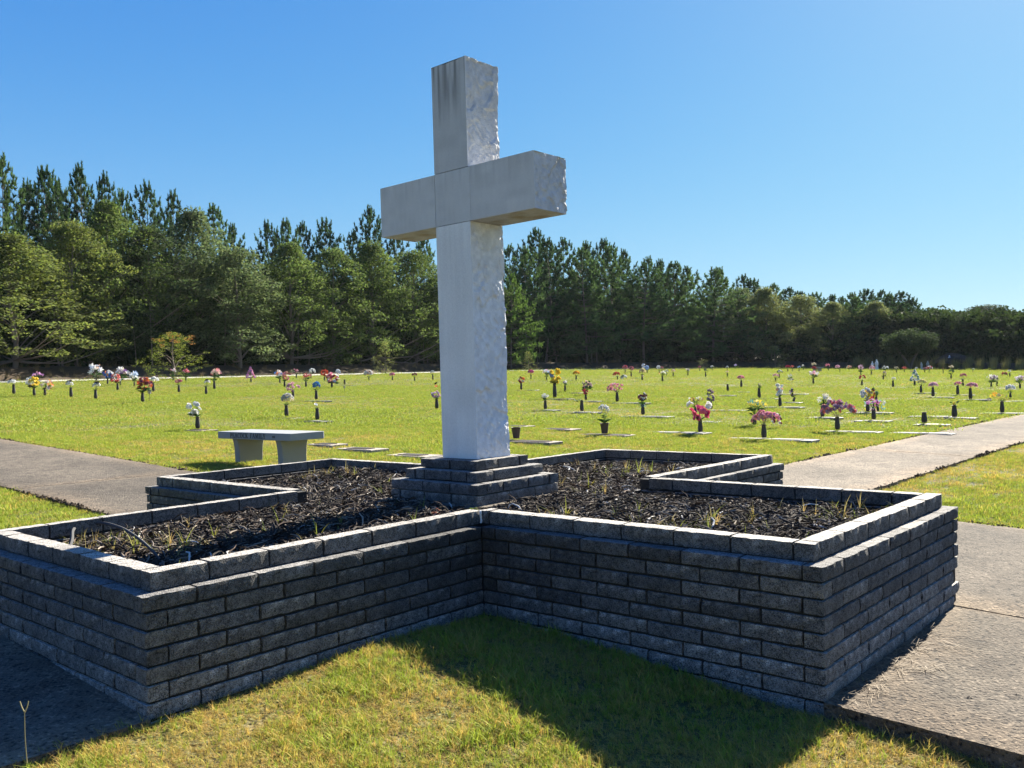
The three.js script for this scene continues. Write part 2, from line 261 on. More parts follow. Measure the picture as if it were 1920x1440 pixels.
{
  const edges = [];                                     // the twelve faces: start, end, outward normal, corner at start / end convex?
  const pts = [[1, 1, 0], [2, 1, 1], [2, -1, 1], [1, -1, 0], [1, -2, 1], [-1, -2, 1], [-1, -1, 0], [-2, -1, 1], [-2, 1, 1], [-1, 1, 0], [-1, 2, 1], [1, 2, 1]];
  for (let i = 0; i < 12; i++) { const a = pts[i], b = pts[(i + 1) % 12]; const d = [b[0] - a[0], b[1] - a[1]].map(Math.sign); edges.push([a, b, [-d[1] , d[0]], a[2], b[2]]); }
  const at = (k, a, l) => Math.sign(k) * (Math.abs(k) === 2 ? l : a);
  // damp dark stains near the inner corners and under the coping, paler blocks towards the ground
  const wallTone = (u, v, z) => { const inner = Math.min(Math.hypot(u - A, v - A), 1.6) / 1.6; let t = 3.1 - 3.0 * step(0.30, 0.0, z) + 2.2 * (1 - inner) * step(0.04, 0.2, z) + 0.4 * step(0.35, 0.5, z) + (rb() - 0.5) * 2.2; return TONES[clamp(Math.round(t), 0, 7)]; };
  const capTone = () => TONES[clamp(Math.round(0.8 + (rb() - 0.4) * 1.7), 0, 2)];
  const near = (a, b) => (a[0] === 1 && a[1] === 1) || (b[0] === 1 && b[1] === 1) || (a[0] === 2 && b[0] === 2) || (a[1] === 2 && b[1] === 2);
  for (const [a, b, n, ca, cb] of edges) {
    const nn = [Math.round(n[0]), Math.round(n[1])], mid = [at((a[0]), A, L), at(a[1], A, L)];
    const mu = (at(a[0], A, L) + at(b[0], A, L)) / 2, mv = (at(a[1], A, L) + at(b[1], A, L)) / 2;
    let f = nn; const test = inPlus(mu + nn[0] * 0.3, mv + nn[1] * 0.3, 0); if (test) f = [-nn[0], -nn[1]];
    for (let k = 0; k < 9; k++) {
      const z = HL - BH / 2 - k * CRS, out = k === 0 ? 0.008 : 0, a0 = A + LO + out, l0 = L + LO + out, par = (k + (Math.abs(f[0]) ? 0 : 1)) % 2;
      const u0 = at(a[0], a0, l0), v0 = at(a[1], a0, l0), u1 = at(b[0], a0, l0), v1 = at(b[1], a0, l0);
      if (z + BH / 2 < Math.min(field(u0, v0), field(u1, v1)) - 0.04) continue;
      const far = !near(a, b); if (far && k > 3) continue;
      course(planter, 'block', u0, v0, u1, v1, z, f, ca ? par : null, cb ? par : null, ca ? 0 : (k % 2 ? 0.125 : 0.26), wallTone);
    }
    {                                                   // coping, one block deep
      const par = Math.abs(f[0]) ? 0 : 1, u0 = at(a[0], A, L), v0 = at(a[1], A, L), u1 = at(b[0], A, L), v1 = at(b[1], A, L);
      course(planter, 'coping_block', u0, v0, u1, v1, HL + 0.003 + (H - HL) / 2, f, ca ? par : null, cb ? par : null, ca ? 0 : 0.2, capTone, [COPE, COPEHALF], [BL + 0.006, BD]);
    }
    {                                                   // inner course that peeps out above the mulch
      const ai = A - BD - 0.022, li = L - BD - 0.022, u0 = at(a[0], ai, li), v0 = at(a[1], ai, li), u1 = at(b[0], ai, li), v1 = at(b[1], ai, li);
      const g = new THREE.BoxGeometry(Math.hypot(u1 - u0, v1 - v0) - 0.002, 0.12, 0.05, Math.round(Math.hypot(u1 - u0, v1 - v0) / 0.05), 1, 1);
      const p = g.attributes.position; for (let i = 0; i < p.count; i++) p.setY(i, p.getY(i) + 0.002 * noise(p.getX(i) * 30, 1, mu));
      g.computeVertexNormals(); const o = mesh('inner_ledge', boxUV(g, 1 / 0.55), TONE_FLAT, planter);
      o.position.copy(P((u0 + u1) / 2 + f[0] * 0.02, (v0 + v1) / 2 + f[1] * 0.02, HL - 0.070)); o.rotation.y = Math.atan2(f[0], -f[1]);
    }
  }
}
// a pale streak of mortar in the near inner corner
{
  const g = new THREE.CylinderGeometry(0.008, 0.007, 0.075, 6, 5), p = g.attributes.position; for (let i = 0; i < p.count; i++) { p.setX(i, p.getX(i) + 0.003 * noise(p.getY(i) * 90, 3)); p.setZ(i, p.getZ(i) + 0.002 * noise(p.getY(i) * 80, 8)); }
  g.computeVertexNormals(); const o = mesh('mortar_streak', g, mat(0.75, 0.75, 0.74, 0.9), planter); o.position.copy(P(A + 0.002, A + 0.002, HL + 0.045));
}

// ------------------------------------------------------------------ mulch
const MZ = (u, v) => 0.505 + 0.022 * noise(u * 1.1, v * 1.1, 2) + 0.012 * noise(u * 4, v * 4, 6) - 0.03 * step(2.3, 3.0, Math.max(Math.abs(u), Math.abs(v)));
{
  const n = 150, w = L - 0.13, soup = { p: [], i: [], uv: [] };
  for (let j = 0; j <= n; j++) for (let i = 0; i <= n; i++) { const u = -w + 2 * w * i / n, v = -w + 2 * w * j / n; soup.p.push(u, MZ(u, v) - 0.012 + 0.008 * noise(u * 16, v * 16, 1), -v); soup.uv.push(u, v); }
  for (let j = 0; j < n; j++) for (let i = 0; i < n; i++) { const u = -w + 2 * w * (i + 0.5) / n, v = -w + 2 * w * (j + 0.5) / n; if (Math.abs(u) < A - 0.1 || Math.abs(v) < A - 0.1) { const a = j * (n + 1) + i; soup.i.push(a, a + 1, a + n + 1, a + 1, a + n + 2, a + n + 1); } }
  const g = new THREE.BufferGeometry(); g.setAttribute('position', new THREE.Float32BufferAttribute(soup.p, 3)); g.setAttribute('uv', new THREE.Float32BufferAttribute(soup.uv, 2)); g.setIndex(soup.i); g.computeVertexNormals();
  M.mulchBed = new THREE.MeshStandardMaterial({ map: tex(512, 512, (x, y) => { const a = tn4(x * 1, y * 1) * tn3(x, y) * 2; return [0.030 * a + 0.008, 0.022 * a + 0.006, 0.016 * a + 0.005]; }, true), roughness: 0.95 });
  kind(mesh('mulch_bed', g, M.mulchBed), 'structure', 'dark bed of earth filling the planter');
  // shreds of bark
  const r = rng(77), shred = (len, wid, bend, twist) => {
    const s = new Soup(), nseg = 4, ring = []; for (let i = 0; i <= nseg; i++) { const t = i / nseg - 0.5, q = twist * t, w2 = wid * (1 - 1.7 * Math.abs(t) ** 2.2) / 2 + 0.0008, c = V3(t * len, bend * (0.25 - t * t) * len, 0.12 * len * Math.sin(t * 5 * bend)); ring.push([V3(0, Math.sin(q) * w2, Math.cos(q) * w2).add(c), V3(0, -Math.sin(q) * w2, -Math.cos(q) * w2).add(c), V3(0, wid * 0.35, 0).add(c)]); }
    for (let i = 0; i < nseg; i++) { const a = ring[i], b = ring[i + 1]; s.quad(a[0], b[0], b[2], a[2]); s.quad(a[2], b[2], b[1], a[1]); s.quad(a[1], b[1], b[0], a[0]); }
    return s.geo();
  };
  const chips = [shred(0.11, 0.009, 0.5, 1.6), shred(0.15, 0.007, 0.8, 2.4), shred(0.075, 0.012, 0.4, 1.0), shred(0.045, 0.015, 0.3, 0.6)];
  const counts = [13000, 11000, 10000, 5000], m4 = new THREE.Matrix4(), q = new THREE.Quaternion(), e = new THREE.Euler(), col = new THREE.Color();
  const root = new THREE.Group(); root.name = 'bark_mulch'; scene.add(root); kind(root, 'stuff', 'black shredded bark mulch covering the planter');
  chips.forEach((g2, ci) => {
    const im = new THREE.InstancedMesh(g2, new THREE.MeshStandardMaterial({ color: 0xffffff, roughness: 0.95 }), counts[ci]); let k = 0;
    while (k < counts[ci]) {
      const u = (r() * 2 - 1) * (L - 0.12), v = (r() * 2 - 1) * (L - 0.12); if (!(Math.abs(u) < A - 0.115 || Math.abs(v) < A - 0.115)) continue; if (Math.abs(u) < 0.53 && Math.abs(v) < 0.53 && r() < 0.93) continue;
      const pile = Math.max(0, 0.02 * noise(u * 9, v * 9, 12));
      e.set((r() - 0.5) * 1.6, r() * 6.283, (r() - 0.5) * 0.9); q.setFromEuler(e); const sc = 0.6 + r() * 0.75; m4.compose(P(u, v, MZ(u, v) + r() * 0.022 + pile), q, V3(sc, sc, sc)); im.setMatrixAt(k, m4);
      const t = r(); let b = 0.010 + 0.028 * r(); col.setRGB(b * 1.1, b * 0.78, b * 0.55); if (t > 0.84) { b = 0.10 + 0.20 * r(); col.setRGB(b, b * 0.82, b * 0.62); } else if (t > 0.66) { b = 0.035 + 0.04 * r(); col.setRGB(b * 1.25, b * 0.80, b * 0.52); } if (t > 0.985) col.setRGB(0.55, 0.53, 0.48);
      im.setColorAt(k, col); k++;
    }
    mesh('bark_shreds', im, null, root);
  });
}

// ------------------------------------------------------------------ stepped plinth under the cross
const plinth = thing('stepped_plinth', 'stepped dark block plinth carrying the white cross', 'plinth', P(0, 0, 0));
{
  const slabG = new THREE.BoxGeometry(1.05, 0.06, 1.05, 24, 1, 24), p = slabG.attributes.position; for (let i = 0; i < p.count; i++) p.setXYZ(i, p.getX(i) + 0.006 * noise(p.getZ(i) * 12, 1, p.getX(i)), p.getY(i), p.getZ(i) + 0.006 * noise(p.getX(i) * 12, 4, p.getZ(i))); slabG.computeVertexNormals();
  const s = mesh('base_slab', boxUV(slabG, 0.6), M.concrete, plinth); s.position.copy(P(0, 0, 0.5175)); 
  const steps = [[0.452, 0.545, 0.618], [0.452, 0.622, 0.695], [0.372, 0.699, 0.770], [0.294, 0.774, 0.842]];
  const dark = (k) => () => TONES[clamp(Math.round((k === 0 ? 2.2 : 3.0) + (rb() - 0.5) * 1.8), 1, 4)];
  steps.forEach(([h, z0, z1], k) => {
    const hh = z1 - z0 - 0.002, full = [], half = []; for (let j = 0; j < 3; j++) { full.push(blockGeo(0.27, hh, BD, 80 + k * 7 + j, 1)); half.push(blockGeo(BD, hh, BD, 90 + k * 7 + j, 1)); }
    const core = mesh('step_core', boxUV(new THREE.BoxGeometry(2 * h - 0.024, z1 - z0 - 0.006, 2 * h - 0.024), 2), M.mortar, plinth); core.position.copy(P(0, 0, (z0 + z1) / 2 - 0.001));
    const C = [[h, h], [h, -h], [-h, -h], [-h, h]];
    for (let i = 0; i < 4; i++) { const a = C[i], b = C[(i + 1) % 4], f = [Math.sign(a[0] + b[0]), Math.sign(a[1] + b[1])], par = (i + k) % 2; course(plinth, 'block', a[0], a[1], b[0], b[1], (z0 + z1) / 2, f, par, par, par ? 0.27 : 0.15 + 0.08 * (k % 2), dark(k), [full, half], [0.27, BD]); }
    if (k > 0 && k < 4) { /* the tread of the step below is covered by the block tops and the core */ }
  });
}

// ------------------------------------------------------------------ the stone cross
const cross = thing('stone_cross', 'tall white stone cross with smooth face and rough split sides', 'cross', P(0, 0.01, 0));
{
  const streak = tileNoise(48, 31), blot = tileNoise(10, 32), fine = tileNoise(256, 33);
  // weathering: dark rain streaks from the top of the head, a greyer head and arms, the shaft limewashed paler; z is stored in uv.y as metres
  const face = (paint, grime, under) => tex(512, 1024, (x, y) => {
    const s = streak(x * 1.0, y * 0.05 + 0.3), s2 = streak(x * 1 + 0.37, y * 0.11), b = blot(x, y), f = fine(x, y);
    const run = clamp((s - 0.52) * 3.0) * clamp((y - 0.42) * 2.2 + (s2 - 0.4) * 0.6) * grime;
    let g = paint * (0.92 + 0.13 * b + 0.12 * (f - 0.5) + 0.06 * (s2 - 0.5)) * (1 - 0.62 * run);
    const warm = 0.02 * run + under * clamp(b * 1.6 - 0.3) * 0.25;
    return [g * (1.02 + warm), g * (1 - warm * 0.3), g * (0.93 - warm * 1.6)];
  }, true);
  const bmp = tex(512, 512, (x, y) => 0.6 * tn4(x, y) + 0.4 * tn3(x, y), false);
  const smooth = (m) => new THREE.MeshStandardMaterial({ map: m, bumpMap: bmp, bumpScale: 0.0012, roughness: 0.85 });
  M.crossHead = smooth(face(0.50, 0.85, 0)); M.crossArm = smooth(face(0.56, 0.22, 0)); M.crossShaft = smooth(face(0.76, 0.05, 0));
  const roughMap = (paint, stain) => tex(512, 512, (x, y) => { const a = tn2(x, y), b = tn1(x, y), f = tn4(x, y); let g = paint * (0.84 + 0.22 * a + 0.12 * (f - 0.5)); const st = clamp((b - 0.45) * 2.6) * stain; return [g * (1 - 0.28 * st), g * (1 - 0.36 * st), g * (1 - 0.52 * st)]; }, true);
  const rug = (m) => new THREE.MeshStandardMaterial({ map: m, bumpMap: bmp, bumpScale: 0.006, roughness: 0.9 });
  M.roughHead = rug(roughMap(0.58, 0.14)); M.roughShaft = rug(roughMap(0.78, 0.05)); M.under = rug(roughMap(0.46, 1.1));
  const FU = 0.18;                                       // half depth; faces +u and -u are sawn smooth
  function faceGrid(w, h, nx, ny, place, disp, hitEdge) { // rough face: a grid of points from place(x, y) pushed out along its normal
    const g = new THREE.PlaneGeometry(w, h, nx, ny), p = g.attributes.position, uv = g.attributes.uv; for (let i = 0; i < p.count; i++) { const x = p.getX(i), y = p.getY(i); const d = disp(x, y) * (hitEdge ? step(-0.002, 0.03, w / 2 - x) : 1); const q = place(x, y, d); uv.setXY(i, x / 0.9 + 0.5, y / 0.9); p.setXYZ(i, q.x, q.y, q.z); }
    g.computeVertexNormals(); return g;
  }
  // conchoidal chipping: overlapping scallops that step along the face
  const facet = (x, y, s) => { const i = Math.floor(x), j = Math.floor(y); let best = 9, h = 0; for (let a = -1; a < 2; a++) for (let c = -1; c < 2; c++) { const ci = i + a, cj = j + c, px = ci + hash(ci, cj, s), py = cj + hash(ci, cj, s + 1), d = (x - px) ** 2 + (y - py) ** 2; if (d < best) { best = d; h = hash(ci, cj, s + 2) - 0.5 + (x - px) * (hash(ci, cj, s + 3) - 0.5) * 1.5 + (y - py) * (hash(ci, cj, s + 4) - 0.72) * 1.5; } } return h; };
  const chip = (seed, amp) => (x, y) => { const wx = x + 0.05 * noise(x * 7, y * 5, seed), wy = y + 0.06 * noise(x * 6, y * 6, seed + 5); return amp * (0.62 * facet(wx * 9 + wy * 2, wy * 5.5, seed * 10) + 0.34 * facet(wx * 22 - wy * 5, wy * 15, seed * 10 + 50) + 0.35 * noise(x * 3, y * 2.2, seed) - 0.22 + 0.10 * noise(x * 75, y * 60, seed + 5)); };
  function stone(name, v0, v1, z0, z1, mFace, mSide, opt) {
    const back = {};
    const g0 = new THREE.Group(), w = v1 - v0, h = z1 - z0, cv = (v0 + v1) / 2, cz = (z0 + z1) / 2, seed = opt.seed, geos = { f: [], s: [], u: [] };
    const smoothFace = (sgn) => { const g = new THREE.PlaneGeometry(w, h, 24, Math.max(30, Math.round(h / 0.0085))), p = g.attributes.position, uv = g.attributes.uv; for (let i = 0; i < p.count; i++) { const x = p.getX(i), y = p.getY(i); let yy = y; if (opt.roughTop && y > h / 2 - 1e-4) yy -= 0.006 + 0.009 * Math.abs(noise(x * 22, 3, sgn)); uv.setXY(i, (x + w / 2) / 1.2 + opt.seed * 0.21, 0.06 + 0.92 * (y + h / 2) / Math.max(h, 0.5)); let vx = cv + x; if (sgn < 0) { const sd = Math.sign(x); if (sd > 0 ? opt.roughPlus : opt.roughMinus) vx += sd * (Math.abs(x) / (w / 2)) * chip(seed + sd * 3, opt.amp ?? 0.022)(-FU, y); } const q = P(sgn * FU, vx, cz + yy); p.setXYZ(i, q.x, q.y, q.z); } if (sgn > 0) { const ix = g.index.array; for (let i = 0; i < ix.length; i += 3) { const t = ix[i + 1]; ix[i + 1] = ix[i + 2]; ix[i + 2] = t; } } g.computeVertexNormals(); const nrm = g.attributes.normal; if (nrm.getX(20) * sgn < 0) { const ix = g.index.array; for (let i = 0; i < ix.length; i += 3) { const t = ix[i + 1]; ix[i + 1] = ix[i + 2]; ix[i + 2] = t; } g.computeVertexNormals(); } return g; };
    geos.f.push(smoothFace(1), smoothFace(-1));
    const fix = (g, test) => { const n = g.attributes.normal; let s = 0; for (let i = 0; i < n.count; i += 7) s += test(V3(n.getX(i), n.getY(i), n.getZ(i))); if (s < 0) { const ix = g.index.array; for (let i = 0; i < ix.length; i += 3) { const t = ix[i + 1]; ix[i + 1] = ix[i + 2]; ix[i + 2] = t; } g.computeVertexNormals(); } return g; };
    for (const sgn of [1, -1]) {
      const vv = sgn > 0 ? v1 : v0, rough = sgn > 0 ? opt.roughPlus : opt.roughMinus, f = rough ? chip(seed + sgn * 3, opt.amp ?? 0.022) : () => 0;
      const g = faceGrid(2 * FU, h, rough ? 56 : 2, rough ? Math.max(30, Math.round(h / 0.0085)) : 2, (x, y, d) => P(x, vv + sgn * d, cz + y), f, rough);
      (rough ? geos.s : geos.f).push(fix(g, (n) => n.z * -sgn));
    }
    for (const sgn of [1, -1]) {
      const zz = sgn > 0 ? z1 : z0, rough = sgn > 0 ? opt.roughTop : opt.roughBottom, f = rough ? chip(seed + 11 + sgn, 0.010) : () => 0;
      const g = faceGrid(2 * FU, w, rough ? 40 : 2, rough ? 60 : 2, (x, y, d) => P(x, cv + y, zz + sgn * (d - (rough ? 0.004 : 0))), f, rough);
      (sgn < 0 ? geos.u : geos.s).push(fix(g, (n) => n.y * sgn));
    }
    const o = mesh(name, mergeGeometries(geos.f.map((g) => g.toNonIndexed())), mFace, cross);
    if (geos.s.length) mesh('rough_side', mergeGeometries(geos.s.map((g) => g.toNonIndexed())), mSide, o);
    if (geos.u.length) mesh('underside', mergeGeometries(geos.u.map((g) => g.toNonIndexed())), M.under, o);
    return o;
  }
  const e = 0.0022;
  stone('shaft', -0.169, 0.192, 0.842, 2.591, M.crossShaft, M.roughShaft, { seed: 3, roughPlus: true, roughMinus: true, amp: 0.019 });
  stone('centre_block', -0.170 + e, 0.200 - e, 2.591 + 2 * e, 2.990, M.crossArm, M.roughHead, { seed: 5 });
  stone('arm_block', 0.200, 0.810, 2.592 + e, 2.991, M.crossArm, M.roughHead, { seed: 7, roughPlus: true, amp: 0.019 });
  stone('arm_block', -0.800, -0.170 - e, 2.592 + e, 2.989, M.crossArm, M.roughHead, { seed: 9, roughMinus: true, amp: 0.019 });
  stone('head_block', -0.170, 0.182, 2.990 + 2 * e, 3.806, M.crossHead, M.roughHead, { seed: 13, roughPlus: true, roughMinus: true, roughTop: true, amp: 0.019 });
}

// ------------------------------------------------------------------ bench beside the planter
const text = await new FontLoader().loadAsync('fonts/droid/droid_serif_bold.typeface.json');
M.benchSeat = new THREE.MeshStandardMaterial({ color: lin(0.25, 0.26, 0.27), bumpMap: speckBump, bumpScale: 0.0015, roughness: 0.7 });
M.benchLeg = new THREE.MeshStandardMaterial({ color: lin(0.27, 0.265, 0.25), bumpMap: speckBump, bumpScale: 0.003, roughness: 0.9 });
function bench(at, turn, len, wid, hgt, label, letters) {
  const b = thing('stone_bench', label, 'bench', at, turn);      // local x along the seat, +z is the lettered side
  const s = new THREE.Shape(), w = wid / 2, l = len / 2, c = 0.02; s.moveTo(-l + c, -w); s.lineTo(l - c, -w); s.quadraticCurveTo(l, -w, l, -w + c); s.lineTo(l, w - c); s.quadraticCurveTo(l, w, l - c, w); s.lineTo(-l + c, w); s.quadraticCurveTo(-l, w, -l, w - c); s.lineTo(-l, -w + c); s.quadraticCurveTo(-l, -w, -l + c, -w);
  const g = new THREE.ExtrudeGeometry(s, { depth: 0.088, bevelEnabled: true, bevelSize: 0.005, bevelThickness: 0.006, bevelSegments: 2, curveSegments: 4 }); g.rotateX(-Math.PI / 2); g.translate(0, hgt - 0.094, 0);
  const seat = mesh('seat', boxUV(g, 1 / 0.5), M.benchSeat, b);
  for (const sx of [-1, 1]) {
    const f = new THREE.Shape(), a = wid * 0.40, e = wid * 0.335; f.moveTo(-a, 0); f.bezierCurveTo(-a + 0.03, -0.10, -e + 0.004, -0.18, -e, -(hgt + 0.02)); f.lineTo(e, -(hgt + 0.02)); f.bezierCurveTo(e - 0.004, -0.18, a - 0.03, -0.10, a, 0);
    const lg = new THREE.ExtrudeGeometry(f, { depth: 0.11, bevelEnabled: true, bevelSize: 0.006, bevelThickness: 0.006, bevelSegments: 1, curveSegments: 8 }); lg.rotateY(Math.PI / 2); lg.translate(-0.055 + sx * len * 0.30, hgt - 0.095, 0);
    mesh('leg', boxUV(lg, 1 / 0.5), M.benchLeg, b);
  }
  if (letters) {
    const dark = mat(0.035, 0.037, 0.04, 0.8); let x = -0.46 * len + 0.20 * len;
    for (const [str, x0, size] of letters) { const tg = new TextGeometry(str, { font: text, size, depth: 0.004, curveSegments: 3 }); tg.translate(x0, hgt - 0.047 - size / 2, wid / 2 + 0.0035); mesh('lettering', tg, dark, seat); }
  }
  return b;
}
{
  const g = field(-2.3, -6.15);
  bench(P(-2.30, -6.24, g - 0.03), Math.PI / 2, 1.80, 0.56, 0.475, 'weathered grey stone bench with a carved family name on its front edge', [['PEACOCK  FAMILY', -0.56, 0.068], ['est', 0.50, 0.034]]);
  const fb = bench(P(-76.3, -28.6, field(-76.3, -28.6) - 0.02), 0.86, 1.5, 0.5, 0.5, 'small pale grey bench far off before the conical evergreen and the wood');
}

// ------------------------------------------------------------------ flat grave markers
const markTone = { dark: 5, mid: 3, pale: 0, brown: 2, tan: 1 }, markList = [];
M.plaque = mat(0.10, 0.075, 0.05, 0.45, { metalness: 0.6 });
const MARKM = { dark: mat(0.09, 0.09, 0.095, 0.6, { bumpMap: speckBump, bumpScale: 0.002 }), mid: new THREE.MeshStandardMaterial({ color: lin(0.34, 0.335, 0.32), map: speck, roughness: 0.8 }), pale: new THREE.MeshStandardMaterial({ color: lin(0.36, 0.355, 0.33), map: speck, roughness: 0.85 }), brown: new THREE.MeshStandardMaterial({ color: lin(0.42, 0.35, 0.29), map: speck, roughness: 0.8 }), tan: new THREE.MeshStandardMaterial({ color: lin(0.52, 0.45, 0.37), map: speck, roughness: 0.85 }) };
function Mk(u, v, len, tone, label) {
  const t = thing('grave_marker', label, 'grave marker', P(u, v, field(u, v) - 0.012), Math.PI / 2, 'flat grave markers in the lawn'), w = 0.36;
  const s = new THREE.Shape(); s.moveTo(-len / 2, -w / 2); s.lineTo(len / 2, -w / 2); s.lineTo(len / 2, w / 2); s.lineTo(-len / 2, w / 2); s.closePath();
  const g = new THREE.ExtrudeGeometry(s, { depth: 0.045, bevelEnabled: true, bevelSize: 0.008, bevelThickness: 0.008, bevelSegments: 1 }); g.rotateX(-Math.PI / 2); g.translate(0, -0.04, 0);
  mesh('slab', boxUV(g, 1 / 0.6), MARKM[tone], t);
  const pl = new THREE.BoxGeometry(Math.min(0.55, len * 0.55), 0.012, 0.2); pl.translate(len > 0.95 ? len * 0.2 : 0, 0.017, 0.02); mesh('plaque', pl, tone === 'pale' || tone === 'dark' ? MARKM.mid : M.plaque, t);
  if (len > 0.95) { const p2 = pl.clone(); p2.translate(-len * 0.4, 0, 0); mesh('plaque', p2, tone === 'pale' || tone === 'dark' ? MARKM.mid : M.plaque, t); }
  markList.push([u, v, 0.17, len / 2 - 0.02]);
}

// ------------------------------------------------------------------ vases and bouquets
const COLS = { white: [0.86, 0.86, 0.85], greywhite: [0.62, 0.64, 0.66], cream: [0.80, 0.72, 0.54], paleyellow: [0.80, 0.74, 0.34], yellow: [0.85, 0.66, 0.04], gold: [0.82, 0.48, 0.03], orange: [0.80, 0.25, 0.05], scarlet: [0.75, 0.09, 0.02], red: [0.62, 0.03, 0.045], crimson: [0.55, 0.04, 0.08], darkred: [0.22, 0.03, 0.05], maroon: [0.34, 0.05, 0.08], coral: [0.78, 0.22, 0.17], peach: [0.82, 0.46, 0.30], pink: [0.82, 0.38, 0.46], palepink: [0.82, 0.54, 0.62], hotpink: [0.80, 0.10, 0.26], rose: [0.60, 0.22, 0.28], magenta: [0.58, 0.06, 0.34], violet: [0.58, 0.26, 0.60], lilac: [0.56, 0.46, 0.72], purple: [0.17, 0.06, 0.28], mauve: [0.42, 0.28, 0.38], blue: [0.05, 0.20, 0.62], paleblue: [0.42, 0.56, 0.78], turquoise: [0.08, 0.52, 0.66], teal: [0.04, 0.26, 0.27], drab: [0.28, 0.25, 0.17], dark: [0.02, 0.018, 0.022], leaf: [0.10, 0.20, 0.05], leafdark: [0.03, 0.09, 0.03], x: [0.1, 0.1, 0.1] };
const petalMat = {}; const petal = (c) => petalMat[c] ??= leafMat(...COLS[c].map((x) => c === 'dark' ? x : x * 0.86 + 0.055), c === 'dark' ? 0 : 0.32, 0.8);
M.vase = mat(0.040, 0.034, 0.030, 0.5, { metalness: 0.3 }); M.vaseBrown = mat(0.075, 0.050, 0.040, 0.6, { metalness: 0.2 }); M.stem = leafMat(0.10, 0.17, 0.05, 0.2); M.leaf = leafMat(0.055, 0.13, 0.035, 0.35); M.stemPale = mat(0.38, 0.36, 0.22, 0.8);
function vaseGeo(h, bulge) { const w = bulge ? 1.25 : 1, pr = [[0.0, 0], [0.036 * w, 0], [0.040 * w, 0.02], [0.050 * w, 0.20], [0.050 * w, 0.34], [0.044 * w, 0.60], [0.036 * w, 0.85], [0.042 * w, 0.97], [0.045 * w, 1.0], [0.036 * w, 0.99], [0.028, 0.80], [0, 0.70]].map(([r, y]) => new THREE.Vector2(r * (0.55 + h * 1.9), y * h)); return new THREE.LatheGeometry(pr, 12); }
function potGeo(h) { return new THREE.LatheGeometry([[0, 0], [0.062, 0], [0.066, 0.02], [0.092, 0.93], [0.104, 0.94], [0.106, 1], [0.094, 1], [0.088, 0.86], [0, 0.80]].map(([r, y]) => new THREE.Vector2(r * h / 0.2 * 0.9, y * h)), 16); }
// a bloom of radius R: a small bud wrapped in petals; kind decides how they open
function bloom(s, c, R, r, open, n = 9) {
  const ax = randDir(r); if (ax.y < -0.2) ax.y *= -0.6; ax.normalize(); const a = V3(ax.y, -ax.x, 0.31).cross(ax).normalize(), b = ax.clone().cross(a);
  for (let k = 0; k < n; k++) {
    const ph = k * 2.4 + r() * 0.5, lay = open === 'lily' ? 1 : 0.35 + 0.65 * (k / n), out = a.clone().multiplyScalar(Math.cos(ph)).addScaledVector(b, Math.sin(ph));
    const side = ax.clone().cross(out), len = R * (open === 'lily' ? 1.35 : 0.55 + 0.5 * lay), wd = R * (open === 'lily' ? 0.30 : 0.62), lift = open === 'lily' ? 0.55 : 1.05 - 0.75 * lay;
    const base = c.clone().addScaledVector(ax, -0.2 * R), mid = base.clone().addScaledVector(out, len * 0.6).addScaledVector(ax, R * lift * 0.75), tip = base.clone().addScaledVector(out, len * 1.0).addScaledVector(ax, R * (lift * 0.95 + (r() - 0.5) * 0.25));
    s.quad(base, mid.clone().addScaledVector(side, wd), tip, mid.clone().addScaledVector(side, -wd));
  }
}
function leafBlade(s, from, dir, len, wd, r) { const d = dir.clone().normalize(), sd = d.clone().cross(V3(0, 1, 0.2)).normalize().multiplyScalar(wd), m = from.clone().addScaledVector(d, len * 0.5).add(V3(0, len * 0.10, 0)), t = from.clone().addScaledVector(d, len).add(V3(0, -len * 0.12, 0)); s.quad(from, m.clone().add(sd), t, m.clone().sub(sd)); }
const RIGHT = V3(-0.66, 0, -0.75).normalize(), AWAY = V3(-0.75, 0, 0.66).normalize();   // across and along the line of the rows
let vaseSeed = 100;
const vaseSpots = [];
